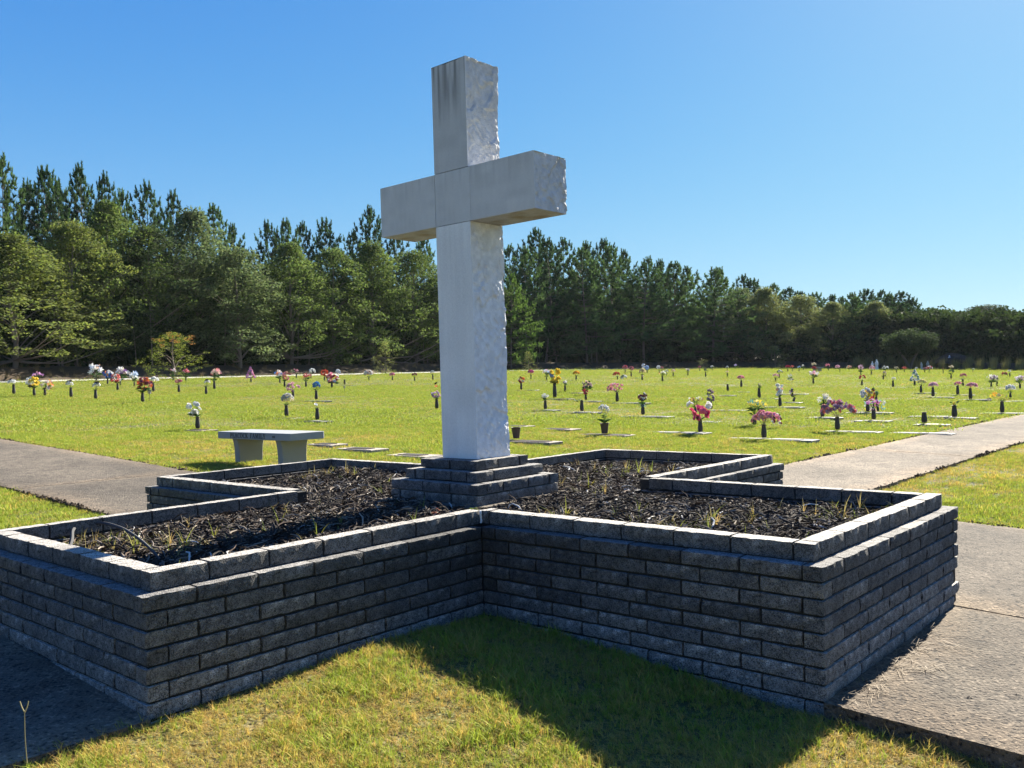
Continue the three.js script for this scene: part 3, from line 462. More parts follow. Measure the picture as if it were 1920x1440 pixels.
function V(u, v, vh, ox, oy, w, h, style, cols, label) {
  const grow = Math.hypot(u - 4.9, v - 4.7) < 24 ? 1.14 : 0.98; w *= grow; h *= grow;
  const r = rng(vaseSeed++), pot = style.startsWith('pot'), ground = style === 'ground', z = field(u, v) + (ground ? 0 : 0.018);
  const t = thing(pot ? 'flower_pot' : ground ? 'flower_wreath' : style === 'none' ? 'empty_vase' : 'flower_vase', label, pot ? 'flower pot' : ground ? 'flowers' : style === 'none' ? 'vase' : 'vase of flowers', P(u, v, z), 0, style === 'none' || style === 'potempty' ? undefined : 'flowers on the graves');
  vaseSpots.push([u, v]);
  const bulge = /bulging/.test(label), vg = pot ? potGeo(vh) : vaseGeo(vh, bulge), tilt = /tipping|leaning flower/.test(label) ? 0.35 : 0;
  if (!ground) { const o = mesh('vase', vg, /brown|pot/.test(label) ? M.vaseBrown : M.vase, t); o.rotation.z = tilt; o.rotation.y = r() * 6; const rim = mesh('rim', new THREE.TorusGeometry((pot ? 0.47 * vh : 0.042 * (0.55 + vh * 1.9)), 0.004, 5, 14).rotateX(Math.PI / 2).translate(0, vh - 0.003, 0), M.vaseBrown, o); }
  if (style === 'none' || style === 'potempty') return;
  const list = []; for (const c of cols.split(' ')) { const [n, k] = c.split(':'); for (let i = 0; i < +k; i++) list.push(n); }
  const soups = {}, S = (c) => soups[c] ??= new Soup(), st = new Soup(), lv = new Soup(), C = RIGHT.clone().multiplyScalar(ox).add(V3(0, oy, 0)), dep = w * (style === 'wide' || style === 'fan' ? 0.75 : 0.85);
  const put = (x, y, zz) => C.clone().addScaledVector(RIGHT, x * w / 2).addScaledVector(AWAY, zz * dep / 2).add(V3(0, y * h / 2, 0)), mouth = V3(0, ground ? 0.01 : vh * 0.97, 0), sorted = style === 'pair';
  let pts = []; const add = (x, y, zz, R, c, open = 'rose', n = 9) => { const q = put(x, y, zz); bloom(S(c), q, R, r, open, n); pts.push(q); };
  const ball = (hemi) => { const d = randDir(r); if (hemi && d.y < -0.25) d.y *= -1; return d; };
  if (style === 'rosesL' || style === 'lilyL') { for (let k = 0; k < 14; k++) { const a = r() * 6.28, d = V3(Math.cos(a), -0.15 + r() * 0.5, Math.sin(a)); leafBlade(lv, C.clone().add(V3(0, -h * 0.38, 0)), d, w * (0.35 + 0.25 * r()), w * 0.055, r); } }
  if (['mum', 'cone', 'three', 'two', 'stack'].includes(style)) {
    const many = style === 'three' ? 3 : Math.max(28, list.length * 5);
    for (let k = 0; k < many; k++) {
      const c = list[Math.floor(r() * list.length)]; let d = ball(style !== 'two');
      if (style === 'cone') { const y = r() ** 1.4, a = r() * 6.28, q = (1 - y) * 0.95; add(Math.cos(a) * q, y * 2 - 1, Math.sin(a) * q, w * 0.10, c); }
      else if (style === 'three') add([-0.7, 0, 0.75][k], [0.2, -0.1, 0.3][k], 0, w * 0.2, c, 'rose', 14);
      else if (style === 'two') add((k % 2 ? 0.45 : -0.5) + d.x * 0.45, d.y * 0.7 + (k % 2 ? -0.2 : 0.3), d.z * 0.5, w * 0.11, k % 2 ? 'paleblue' : c);
      else if (style === 'stack') { const up = k % 2; add(d.x * 0.85, d.y * 0.42 + (up ? 0.5 : -0.48), d.z * 0.85, w * 0.15, up ? list[0] : list[list.length - 1]); }
      else { const dk = c === 'dark' ; if (dk) add(d.x * 0.5, 0.85 + 0.3 * r(), d.z * 0.5, w * 0.15, c, 'lily', 5); else add(d.x * 0.86, d.y * 0.84, d.z * 0.86, w * 0.125, c, 'rose', 8); }
    }
  } else if (style === 'pair') {
    for (let k = 0; k < 60; k++) { const d = ball(false), c = list[Math.min(list.length - 1, Math.floor(clamp((d.x * 0.5 + 0.5) + (r() - 0.5) * 0.25, 0, 0.999) * list.length))]; if (c === 'dark') add(-0.45 + 0.5 * r(), -0.75 + 0.3 * r(), d.z, w * 0.12, c, 'lily', 6); else add(d.x * 0.9, d.y * 0.7 + 0.15, d.z * 0.9, w * 0.12, c); }
  } else if (style.startsWith('roses') || style === 'tower' || style === 'big' || style === 'pot') {
    const tall = style === 'tower', nB = style === 'pot' ? 60 : list.length + (tall ? 10 : style === 'big' ? 8 : 13);
    for (let k = 0; k < nB; k++) {
      const d = ball(style === 'pot'); let c = list[k % list.length], y = d.y * 0.78, x = d.x * 0.78;
      if (style === 'big') { const wh = k % list.length >= 9; if (wh) { x = (k % 2 ? 0.62 : -0.62) + (r() - 0.5) * 0.4; y = 0.42 + 0.3 * r(); } else { y = y * 0.7 - 0.22; x *= 0.85; } }
      if (style === 'rosesT' && c === 'orange') { const q = put(0.1, 2.1, 0); bloom(S('orange'), q, 0.05, r, 'lily', 7); bloom(S('dark'), q.clone().add(V3(0, 0.08, 0)), 0.05, r, 'lily', 7); pts.push(q); continue; }
      if (tall && c === 'paleblue') { x = -0.75 + r() * 0.3; y = -0.75 + r() * 0.45; }
      const R = style === 'pot' ? w * 0.09 : tall ? w * 0.21 : style === 'big' ? w * 0.135 : Math.min(w, h) * (0.10 + 0.34 / Math.sqrt(nB));
      add(x, tall ? (k / nB) * 1.7 - 0.85 : y, d.z * 0.75, R, c, 'rose', 14);
    }
    if (style === 'pot') for (let k = 0; k < 16; k++) { const y = lerp(vh, oy - h * 0.3, r()), a = r() * 6.28; leafBlade(lv, V3(ox * 0.5, y, 0), V3(Math.cos(a), 0.2, Math.sin(a)), 0.085, 0.028, r); }
  } else if (style === 'lily' || style === 'lilyL' || style === 'loose') {
    for (let k = 0; k < list.length + 9; k++) { const d = ball(style !== 'loose'), rr = 0.55 + 0.45 * r(); add(d.x * rr, d.y * rr, d.z * rr, Math.min(w, h) * (style === 'loose' ? 0.14 : 0.155), list[Math.floor(r() * list.length)], 'lily', 6); }
    for (let k = 0; k < 12; k++) { const d = ball(true); leafBlade(lv, C.clone().add(V3(0, -h * 0.3, 0)), d, Math.min(w, h) * 0.6, Math.min(w, h) * 0.05, r); }
  } else if (style === 'fan') {
    for (let k = 0; k < 90; k++) { const a = r() * 6.28, q = Math.sqrt(r()), top = 0.9 * Math.sqrt(Math.max(0, 1 - q * q)) * (0.85 + 0.3 * noise(Math.cos(a) * q * 3, Math.sin(a) * q * 3, vaseSeed)); add(Math.cos(a) * q * 0.95, top * 1.5 - 0.75 + (r() - 0.5) * 0.25, Math.sin(a) * q * 0.95, w * 0.070, list[Math.floor(clamp(0.5 + 0.35 * noise(Math.cos(a) * q * 2.2, Math.sin(a) * q * 2.2, vaseSeed + 3) + (r() - 0.5) * 0.5, 0, 0.999) * list.length)], 'rose', 9); }
  } else if (style === 'wide') {
    for (let k = 0; k < 70; k++) { const x = (r() + r() + r()) / 1.5 - 1, a = r() * 6.28, q = 0.9 * (1 - 0.6 * Math.abs(x)); add(x, Math.cos(a) * q * 0.7 - 0.25 * x * x - (x < 0 ? 0.25 : 0) * Math.abs(x), Math.sin(a) * q * 0.6, w * 0.048, list[Math.floor(r() * list.length)], 'rose', 7); }
  } else if (style === 'sun') {
    [[-0.25, 0.45], [-0.6, 0.05], [-0.95, -0.55], [0.55, 0.12], [0.85, -0.05], [0.2, 0.2]].forEach(([x, y], k) => add(x, y, (r() - 0.5) * 0.5, w * (k === 0 ? 0.12 : 0.08), k === 0 || k === 3 ? 'gold' : k === 1 ? 'yellow' : 'drab', 'lily', 11));
  } else if (style === 'single') { add(0, 0, 0, h * 0.4, 'white', 'rose', 14); } else if (style === 'ground') {
    for (let k = 0; k < list.length * 5; k++) { const d = ball(true); add(d.x * 0.85, d.y * 0.8, d.z * 0.85, w * 0.14, list[Math.floor(r() * list.length)], 'rose', 8); }
  }
  const stems = ['fan', 'wide', 'sun', 'lilyL', 'rosesL', 'rosesT', 'single', 'three', 'lily'].includes(style) ? Math.min(pts.length, 16) : 5;
  if (!ground) for (let k = 0; k < stems; k++) { const q = pts[Math.floor(k * pts.length / stems)], m = mouth.clone().lerp(q, 0.5).add(V3(0, (q.y - mouth.y) * 0.12, 0)), wd = RIGHT.clone().multiplyScalar(0.0035), w2 = AWAY.clone().multiplyScalar(0.0035); for (const x of [wd, w2]) { st.quad(mouth.clone().sub(x), mouth.clone().add(x), m.clone().add(x), m.clone().sub(x)); st.quad(m.clone().sub(x), m.clone().add(x), q.clone().add(x), q.clone().sub(x)); } }
  if (!ground && oy - h / 2 > vh * 0.8 && style !== 'fan') for (let k = 0; k < 9; k++) { const a = r() * 6.28; leafBlade(lv, mouth, V3(Math.cos(a), 0.7, Math.sin(a)), Math.max(0.07, (oy - vh) * 0.8), 0.016, r); }
  if (/ribbon/.test(label)) { const c = /teal/.test(label) ? 'teal' : 'palepink'; for (let k = 0; k < 7; k++) { const a = r() * 6.28; leafBlade(S(c), mouth.clone().add(V3(0, 0.02, 0)), V3(Math.cos(a), -0.2 - r(), Math.sin(a)), 0.13, 0.016, r); } }
  if (tilt) { }
  for (const c of Object.keys(soups)) mesh(c.startsWith('leaf') ? 'foliage' : 'blossoms', soups[c].geo(), petal(c), t);
  if (lv.p.length) mesh('leaves', lv.geo(), M.leaf, t);
  if (st.p.length) mesh('stems', st.geo(), style === 'fan' || style === 'wide' ? M.stemPale : M.stem, t);
}
Mk(-23.12, -31.05, 1.23, 'dark', 'dark flat grave marker under the empty dark vase');
Mk(-13.05, -19.75, 1.12, 'dark', 'dark flat grave marker under the bright blue bouquet');
Mk(-7.67, -13.61, 0.85, 'mid', 'thin flat grave marker under the grey white flower ball');
Mk(-7.56, -12.29, 0.78, 'dark', 'dark flat grave marker under the single small white bloom');
Mk(-24.66, -20.69, 1.70, 'dark', 'long dark grave marker just right of the cross under orange flowers');
Mk(-19.67, -14.69, 1.07, 'mid', 'flat grave marker under the tall yellow roses');
Mk(-23.85, -17.47, 1.27, 'mid', 'flat grave marker under the small white and purple bouquet');
Mk(-14.41, -10.97, 0.65, 'pale', 'pale flat grave marker under the grey white star flowers');
Mk(-14.33, -9.63, 0.89, 'pale', 'pale flat grave marker under the drooping pale green sprig');
Mk(-19.15, -12.89, 0.72, 'pale', 'pale flat grave marker under the crimson roses');
Mk(-19.02, -11.37, 1.50, 'pale', 'pale flat grave marker under the wide pink spray');
Mk(-9.16, -5.23, 1.02, 'brown', 'brownish flat grave marker under the pot of white hydrangea');
Mk(-7.14, -5.58, 1.36, 'brown', 'long brown grave marker under the empty tapered pot');
Mk(-9.59, -6.79, 0.93, 'brown', 'bare tan grave marker between the two tapered pots');
Mk(-9.61, -7.92, 0.69, 'brown', 'bare thin grave marker beside the cross above the empty pot');
Mk(-46.24, -29.18, 1.04, 'pale', 'pale sliver of grave marker under the dusty pink and dark red bouquet');
Mk(-29.51, -12.83, 0.85, 'pale', 'pale grave marker right of the slim black vase');
Mk(-17.69, -7.19, 1.10, 'pale', 'pale grave marker right of the tall drab mauve column');
Mk(-14.02, -7.52, 1.49, 'pale', 'pale grave marker under the maroon bouquet with teal ribbon');
Mk(-10.54, -4.42, 1.15, 'pale', 'long pale grave marker under the large hot pink roses');
Mk(-25.80, -11.97, 1.70, 'pale', 'long bare white grave marker behind the hot pink roses');
Mk(-13.51, -5.40, 0.40, 'pale', 'short bare grave marker right of the hot pink roses');
Mk(-10.42, -2.50, 1.70, 'pale', 'long pale grave marker under the broad pink dome nearest the planter');
Mk(-13.01, -1.98, 1.14, 'pale', 'pale grave marker under the wide mauve pink umbrella');
Mk(-16.66, -4.03, 0.87, 'dark', 'dark grave marker under the cream white lilies');
Mk(-20.20, -6.69, 1.26, 'pale', 'pale grave marker under the tall white column of roses');
Mk(-24.72, -9.52, 1.21, 'mid', 'grey grave marker under the thin drab sprig');
Mk(-22.87, -7.66, 0.82, 'dark', 'thin dark grave marker under the purple flower stick');
Mk(-28.84, -10.42, 1.70, 'dark', 'long dark grave marker behind the tall white column of roses');
Mk(-19.36, -3.86, 1.20, 'pale', 'pale grave marker under the big mixed bouquet');
Mk(-16.37, -2.71, 0.76, 'pale', 'pale grave marker under the purple magenta bouquet');
Mk(-43.89, -17.00, 0.75, 'dark', 'small dark grave marker under the tipping pale bouquet');
Mk(-38.85, -9.43, 0.97, 'pale', 'pale grave marker under the small white cap of flowers');
Mk(-33.63, -6.70, 1.03, 'pale', 'pale grave marker under the pale yellow dome');
Mk(-30.03, -5.19, 1.23, 'pale', 'pale grave marker under the pale pink dome');
Mk(-32.69, -5.07, 1.09, 'pale', 'pale grave marker under the small pink dome');
Mk(-29.12, -3.69, 1.06, 'pale', 'pale grave marker under the larger ragged pink dome');
Mk(-29.01, -2.25, 0.81, 'pale', 'pale grave marker under the big pure white dome');
Mk(-21.54, -1.06, 1.19, 'pale', 'pale grave marker under the arching sunflowers');
Mk(-18.78, -1.55, 0.92, 'pale', 'pale grave marker under three small greenish blooms');
Mk(-18.86, -2.17, 0.97, 'dark', 'dark narrow grave marker between the two bulging vases');
Mk(-16.12, -1.35, 0.72, 'mid', 'grey grave marker under the bulging empty vase');
Mk(-59.05, -12.33, 1.24, 'pale', 'small pale grave marker under the cream over green bouquet');
Mk(-4.44, -7.78, 0.69, 'tan', 'tan flat grave marker beside the bench, farthest of its row');
Mk(-4.37, -6.75, 0.90, 'tan', 'tan flat grave marker in the middle of the row by the bench');
Mk(-4.30, -5.42, 0.88, 'tan', 'tan flat grave marker nearest to the cross base');
Mk(-13.60, -0.82, 1.18, 'pale', 'bare pale grave marker left of the walkway');
Mk(-4.50, -12.05, 0.74, 'brown', 'brown flat grave marker under the five white roses');
Mk(-9.24, -22.90, 0.40, 'pale', 'short white grave marker right of the lantern stake');
V(-8.09, -32.20, 0.367, -0.053, 0.455, 0.323, 0.206, 'mum', 'white:9 dark:2', 'white flower ball with a dark bow in the leftmost vase of the lawn');
V(-8.13, -30.34, 0.272, -0.028, 0.497, 0.534, 0.421, 'pair', 'white:9 yellow:9 dark:3', 'half white half yellow bouquet beside the drab purple spray at the left');
V(-12.12, -40.73, 0.146, 0.055, 0.528, 0.547, 0.328, 'lily', 'violet:6 pink:3', 'violet and pink bouquet rising behind the white and yellow one');
V(-8.40, -30.05, 0.243, 0.078, 0.397, 0.503, 0.363, 'loose', 'mauve:5 orange:5 drab:5 white:2', 'drooping mauve and orange spray right beside the white and yellow bouquet');
V(-8.65, -28.38, 0.322, -0.048, 0.456, 0.268, 0.215, 'mum', 'white:9 dark:3', 'white pompom topped by a black bow in a vase standing alone at the left');
V(-8.56, -26.17, 0.309, 0.043, 0.460, 0.278, 0.202, 'mum', 'white:9 dark:3', 'white pompom under a black bow in the slim vase before the tall white lilies');
V(-17.08, -45.56, 0.227, -0.033, 0.597, 0.783, 0.742, 'lily', 'white:9 paleblue:5 peach:3', 'big sheaf of white and pale blue lilies by the road, first of the cluster');
V(-15.83, -41.38, 0.239, 0.038, 0.524, 0.569, 0.493, 'roses', 'blue:4 white:3 orange:2', 'blue, white and orange bouquet between two big white lily sheaves');
V(-12.60, -33.27, 0.276, -0.072, 0.496, 0.471, 0.408, 'roses', 'coral:6 red:3 white:3', 'coral red bouquet in front of the white and purple lilies');
V(-15.71, -39.70, 0.184, 0.092, 0.570, 0.625, 0.699, 'lily', 'white:10 purple:4 cream:3', 'tall white lilies with purple hearts behind the coral red bouquet');
V(-15.29, -37.33, 0.193, -0.018, 0.438, 0.560, 0.595, 'lily', 'paleblue:8 white:6 cream:4', 'pale blue and cream sheaf left of the maroon and orange roses');
V(-8.66, -22.99, 0.301, 0.063, 0.579, 0.556, 0.440, 'rosesL', 'maroon:5 orange:7 peach:3', 'large maroon and orange roses with green leaves by the lantern stake');
V(-12.89, -30.68, 0.327, 0.059, 0.476, 0.357, 0.268, 'mum', 'white:10', 'white pompom above the lantern stake');
V(-21.08, -44.52, 0.242, 0.008, 0.577, 0.334, 0.334, 'lily', 'pink:4 white:4', 'small pink and white spray under the reddish bush, at its middle');
V(-20.29, -41.61, 0.249, 0.059, 0.546, 0.396, 0.396, 'lilyL', 'pink:5 red:3', 'pink and red spray under the reddish bush, at its edge');
V(-13.34, -29.42, 0.270, 0.009, 0.416, 0.320, 0.232, 'mum', 'rose:9', 'dusty rose pompom on the lawn in front of the reddish bush');
V(-13.06, -26.81, 0.272, 0.054, 0.450, 0.245, 0.191, 'mum', 'white:8 dark:2', 'small white pompom with dark leaves beside the pink and cream lilies');
V(-16.12, -31.47, 0.346, 0.101, 0.691, 0.471, 0.440, 'lilyL', 'pink:6 cream:6 coral:3', 'pink and cream lilies on long green stems behind a small white pompom');
V(-22.62, -38.79, 0.232, -0.019, 0.541, 0.580, 0.618, 'cone', 'pink:7 violet:6', 'pink and violet pyramid of flowers beside the road above the bench');
V(-4.53, -12.21, 0.238, -0.081, 0.407, 0.268, 0.291, 'rosesL', 'white:6', 'five white roses over yellowish leaves in the vase nearest to the bench');
V(-22.90, -36.43, 0.213, -0.048, 0.455, 0.447, 0.559, 'lily', 'orange:5 blue:4 white:4', 'orange, blue and white sheaf beside the peach and maroon roses');
V(-19.69, -31.30, 0.262, 0.115, 0.524, 0.458, 0.458, 'roses', 'peach:5 pink:4 maroon:3', 'peach and maroon roses behind the pale pink roses');
V(-29.35, -44.10, 0.269, -0.112, 0.470, 0.493, 0.403, 'loose', 'rose:5 mauve:4 leaf:2', 'leaning dusty pink spray close to the road, beyond the peach roses');
V(-20.38, -30.56, 0.261, 0.033, 0.473, 0.456, 0.358, 'lily', 'crimson:9', 'crimson spray behind the bright blue bouquet');
V(-30.01, -43.42, 0.223, 0.089, 0.447, 0.447, 0.447, 'mum', 'white:8', 'white bouquet leaning over a brown vase behind the crimson spray');
V(-26.96, -37.91, 0.240, 0.012, 0.480, 0.520, 0.400, 'roses', 'scarlet:6 orange:2', 'bright scarlet orange bouquet by the road, left of the big pink one');
V(-20.68, -28.96, 0.286, 0.032, 0.445, 0.667, 0.572, 'rosesL', 'pink:6 white:4 crimson:4', 'big pink bouquet with white and crimson edges beside the empty vase');
V(-31.21, -42.15, 0.178, 0.000, 0.378, 0.355, 0.489, 'mum', 'white:7 paleblue:3', 'slim white and pale blue bouquet behind the big pink one');
V(-23.72, -31.90, 0.262, 0.000, 0.000, 0.000, 0.000, 'none', 'x:0', 'empty dark vase on a dark slab, right of the big pink bouquet');
V(-29.63, -37.10, 0.183, -0.020, 0.407, 0.570, 0.448, 'mum', 'white:6 cream:4 maroon:2', 'white and cream bouquet by the road at the foot of the small tree');
V(-14.04, -22.51, 0.212, 0.025, 0.349, 0.622, 0.373, 'rosesS', 'palepink:8', 'pale pink cluster of round roses behind the grey white ball');
V(-13.49, -20.38, 0.299, 0.012, 0.463, 0.280, 0.304, 'mum', 'blue:9 turquoise:5', 'bright blue and turquoise bouquet on a dark slab left of the cross');
V(-7.90, -13.99, 0.268, 0.035, 0.411, 0.286, 0.272, 'mum', 'cream:7 greywhite:8', 'grey white flower ball just behind the bench');
V(-7.72, -12.49, 0.256, -0.028, 0.346, 0.090, 0.115, 'single', 'white:1 cream:1', 'single small white bloom right behind the bench end');
V(-30.83, -36.34, 0.207, -0.016, 0.334, 0.350, 0.254, 'mum', 'magenta:5 pink:4', 'small magenta bouquet below the small green tree');
V(-30.15, -33.62, 0.218, 0.006, 0.370, 0.334, 0.243, 'mum', 'darkred:7', 'dark maroon bouquet between the small tree and the cross');
V(-33.30, -35.39, 0.291, -0.016, 0.469, 0.291, 0.226, 'mum', 'greywhite:6 leaf:2', 'grey white bouquet by the road, just left of the cross');
V(-12.57, -13.50, 0.272, -0.015, 0.405, 0.324, 0.221, 'rosesT', 'palepink:7 lilac:5 orange:1', 'pale pink bouquet with one tall orange stem touching the edge of the cross');
V(-24.87, -20.91, 0.280, 0.015, 0.428, 0.324, 0.324, 'roses', 'orange:3 cream:3 maroon:4', 'small orange, cream and maroon bouquet just right of the cross');
V(-38.43, -31.74, 0.221, 0.000, 0.425, 0.425, 0.361, 'mum', 'crimson:5 magenta:5', 'magenta crimson ball below the sapling right of the cross');
V(-36.46, -28.86, 0.200, 0.000, 0.480, 0.600, 0.440, 'lily', 'paleblue:5 pink:4 white:5', 'pale blue and pink lilies behind the tall yellow bouquet');
V(-20.07, -15.20, 0.504, 0.024, 0.767, 0.432, 0.552, 'tower', 'yellow:12 paleblue:4', 'tall yellow roses with a pale blue bow in a tall black vase');
V(-24.22, -17.95, 0.263, 0.006, 0.374, 0.222, 0.222, 'lily', 'white:5 purple:4', 'small white and purple bouquet right beside the tall yellow roses');
V(-37.14, -27.15, 0.297, 0.020, 0.456, 0.436, 0.277, 'mum', 'gold:9', 'golden yellow flower ball on the far lawn beyond the yellow roses');
V(-14.50, -11.11, 0.235, -0.009, 0.329, 0.207, 0.207, 'lily', 'greywhite:12', 'grey white star flowers in the vase in front of the tall yellow roses');
V(-14.47, -9.81, 0.282, -0.122, 0.291, 0.291, 0.109, 'loose', 'leaf:6 greywhite:3', 'drooping pale green sprig hanging left from a tall vase');
V(-19.48, -13.38, 0.171, -0.023, 0.274, 0.251, 0.205, 'roses', 'crimson:7', 'crimson roses below a pale bouquet with dark leaves');
V(-22.54, -15.67, 0.128, 0.072, 0.385, 0.513, 0.334, 'rosesL', 'cream:5 palepink:5 leafdark:6', 'cream bouquet with dark leaves to its right above the crimson roses');
V(-19.30, -11.97, 0.298, -0.093, 0.486, 0.839, 0.353, 'wide', 'pink:12 rose:7 palepink:6', 'wide loose spray of pink blossom reaching far out on both sides');
V(-41.22, -27.01, 0.189, -0.063, 0.336, 0.462, 0.294, 'mum', 'red:8', 'small bright red bouquet directly above the wide pink spray');
V(-40.50, -26.04, 0.012, 0.000, 0.177, 0.412, 0.371, 'ground', 'white:5 leaf:4', 'white and green wreath resting on the grass beside the bright red bouquet');
V(-9.18, -5.31, 0.201, -0.010, 0.448, 0.233, 0.221, 'pot', 'white:10', 'white hydrangea head on a leafy stem in a tapered brown pot');
V(-7.26, -5.91, 0.200, 0.000, 0.000, 0.000, 0.000, 'potempty', 'x:0', 'empty tapered brown pot on a long slab right at the cross');
V(-56.78, -36.92, 0.252, 0.000, 0.475, 0.503, 0.503, 'mum', 'rose:7 red:2', 'dusty rose bouquet by the road, first of a close pair');
V(-47.58, -30.21, 0.331, 0.024, 0.544, 0.426, 0.473, 'mum', 'rose:5 darkred:4', 'dusty pink and dark red bouquet in the nearer vase of a pair by the road');
V(-40.43, -24.67, 0.325, 0.020, 0.548, 0.406, 0.406, 'mum', 'cream:6 paleyellow:4 rose:2', 'cream bouquet with a pink ribbon in front of two pale blue balls');
V(-60.45, -37.12, 0.233, -0.146, 0.524, 0.641, 0.524, 'two', 'paleblue:6 white:5', 'pair of pale blue and white flower balls by the road behind the cream bouquet');
V(-40.08, -23.05, 0.318, 0.048, 0.476, 0.516, 0.278, 'lily', 'paleyellow:4 white:4 orange:2', 'pale yellow and white bouquet in front of a white oval one');
V(-61.18, -36.37, 0.175, -0.058, 0.438, 0.409, 0.526, 'mum', 'white:9', 'white oval flower head by the road beyond the yellow and white bouquet');
V(-60.87, -35.87, 0.215, -0.029, 0.447, 0.290, 0.348, 'mum', 'rose:5', 'little dusty pink bouquet touching the white oval flower head');
V(-51.95, -29.99, 0.175, -0.010, 0.325, 0.300, 0.350, 'mum', 'white:4 leaf:3', 'little white and green bouquet right beside the pale yellow one');
V(-50.49, -28.57, 0.267, 0.010, 0.413, 0.291, 0.291, 'mum', 'cream:4 palepink:3', 'small cream and pink bouquet in the row beyond the big pink roses');
V(-53.05, -28.85, 0.251, -0.025, 0.427, 0.302, 0.302, 'lily', 'mauve:3 white:2 dark:2', 'small mauve and white bouquet alone between the cream and the drab green ones');
V(-72.47, -38.78, 0.233, 0.000, 0.387, 0.300, 0.267, 'mum', 'rose:5', 'tiny dusty pink bouquet before the low shrub by the road');
V(-51.59, -26.58, 0.306, 0.019, 0.475, 0.291, 0.315, 'mum', 'drab:4 leaf:3', 'small drab green bouquet in front of the low shrub by the road');
V(-75.06, -38.83, 0.239, -0.021, 0.410, 0.308, 0.274, 'mum', 'white:5', 'tiny white pompom right of the low shrub by the road');
V(-76.13, -37.74, 0.206, 0.000, 0.344, 0.344, 0.344, 'mum', 'greywhite:5', 'tiny grey white bouquet directly above the tiny cream one');
V(-50.93, -24.54, 0.298, 0.000, 0.379, 0.237, 0.166, 'mum', 'cream:3 palepink:2', 'tiny cream bouquet above the vase with no flowers');
V(-83.32, -40.50, 0.208, 0.000, 0.417, 0.372, 0.372, 'lily', 'lilac:5', 'tiny lilac bouquet at the field edge left of the conical tree');
V(-34.63, -15.28, 0.299, -0.017, 0.432, 0.366, 0.266, 'mum', 'pink:9', 'pink flower ball alone on the open lawn left of the yellow lilies');
V(-29.77, -13.46, 0.294, 0.000, 0.000, 0.000, 0.000, 'none', 'x:0', 'slim black vase without flowers left of the single pink flower ball');
V(-17.79, -7.72, 0.204, -0.004, 0.408, 0.214, 0.388, 'tower', 'mauve:7 cream:6 drab:4', 'tall drab mauve column of flowers behind the large pink roses');
V(-14.37, -7.79, 0.255, -0.003, 0.462, 0.224, 0.207, 'rosesL', 'darkred:6 white:4 teal:2', 'dark maroon and white bouquet with a teal ribbon on a pale slab');
V(-10.69, -4.08, 0.235, -0.013, 0.423, 0.457, 0.363, 'big', 'hotpink:9 white:5', 'large hot pink roses with white heads above in the front row');
V(-15.69, -7.03, 0.142, -0.009, 0.338, 0.409, 0.178, 'lily', 'white:5 darkred:4 yellow:3', 'white, red and yellow flowers peeping over the hot pink roses');
V(-10.41, -2.61, 0.245, 0.034, 0.409, 0.461, 0.223, 'fan', 'pink:12 rose:8 purple:2', 'broad pink dome on bare stems nearest to the planter, before the yellow lilies');
V(-13.19, -4.15, 0.185, 0.044, 0.415, 0.406, 0.229, 'lilyL', 'yellow:9 paleyellow:5 teal:3', 'yellow lilies with blue green leaves behind the broad pink dome');
V(-12.90, -3.53, 0.026, 0.026, 0.129, 0.189, 0.344, 'ground', 'maroon:4 white:4 dark:4', 'maroon and white bouquet lying on the grass behind the broad pink dome');
V(-13.10, -2.29, 0.254, 0.020, 0.474, 0.626, 0.288, 'fan', 'rose:8 mauve:7 coral:5', 'wide mauve pink umbrella of flowers on thin stems in front of the pale lilies');
V(-16.79, -4.09, 0.262, 0.066, 0.406, 0.308, 0.267, 'lily', 'cream:8 white:6', 'cream white lilies half behind the mauve pink umbrella');
V(-20.35, -6.82, 0.267, 0.007, 0.498, 0.243, 0.389, 'tower', 'white:12 peach:2', 'tall white column of roses behind the yellow lilies');
V(-24.68, -9.57, 0.345, 0.035, 0.432, 0.173, 0.230, 'lily', 'drab:4 paleyellow:3', 'thin drab greenish sprig left of the tall white column');
V(-23.20, -7.65, 0.148, -0.067, 0.309, 0.161, 0.296, 'tower', 'purple:5 dark:3 lilac:3', 'dark purple leaning flower stick right of the tall white column');
V(-42.95, -17.36, 0.208, 0.014, 0.369, 0.369, 0.231, 'mum', 'palepink:5', 'small pinkish white bouquet left of a white and green one on the far lawn');
V(-52.22, -21.37, 0.275, 0.055, 0.413, 0.385, 0.275, 'mum', 'white:3 leaf:3', 'small white and green bouquet behind the small pinkish white one');
V(-45.05, -17.30, 0.167, -0.120, 0.263, 0.430, 0.383, 'loose', 'greywhite:4 leaf:3', 'pale bouquet tipping over beside a dark leaning vase on the far lawn');
V(-41.08, -14.39, 0.305, 0.035, 0.524, 0.567, 0.436, 'lily', 'pink:4 white:5 lilac:4', 'pink, white and lilac lilies in front of the far bench');
V(-74.66, -30.75, 0.267, 0.000, 0.458, 0.458, 0.382, 'mum', 'crimson:6', 'tiny crimson bouquet right of the conical tree');
V(-76.93, -31.29, 0.212, 0.000, 0.431, 0.353, 0.353, 'mum', 'coral:5', 'tiny coral pink bouquet touching the tiny crimson one');
V(-77.38, -30.83, 0.236, 0.000, 0.393, 0.314, 0.314, 'mum', 'paleblue:5', 'tiny pale blue ball between the crimson bouquet and the far bench');
V(-86.65, -34.37, 0.174, 0.000, 0.436, 0.262, 0.436, 'lily', 'white:4', 'tiny slender white bouquet at the wood edge left of the far bench');
V(-72.72, -27.40, 0.258, -0.037, 0.552, 0.442, 0.736, 'stack', 'cream:4 crimson:5', 'cream flowers stacked over crimson ones at the end of the far bench');
V(-85.16, -31.06, 0.187, -0.085, 0.510, 0.510, 0.425, 'mum', 'pink:5', 'tiny pink bouquet behind the right end of the far bench');
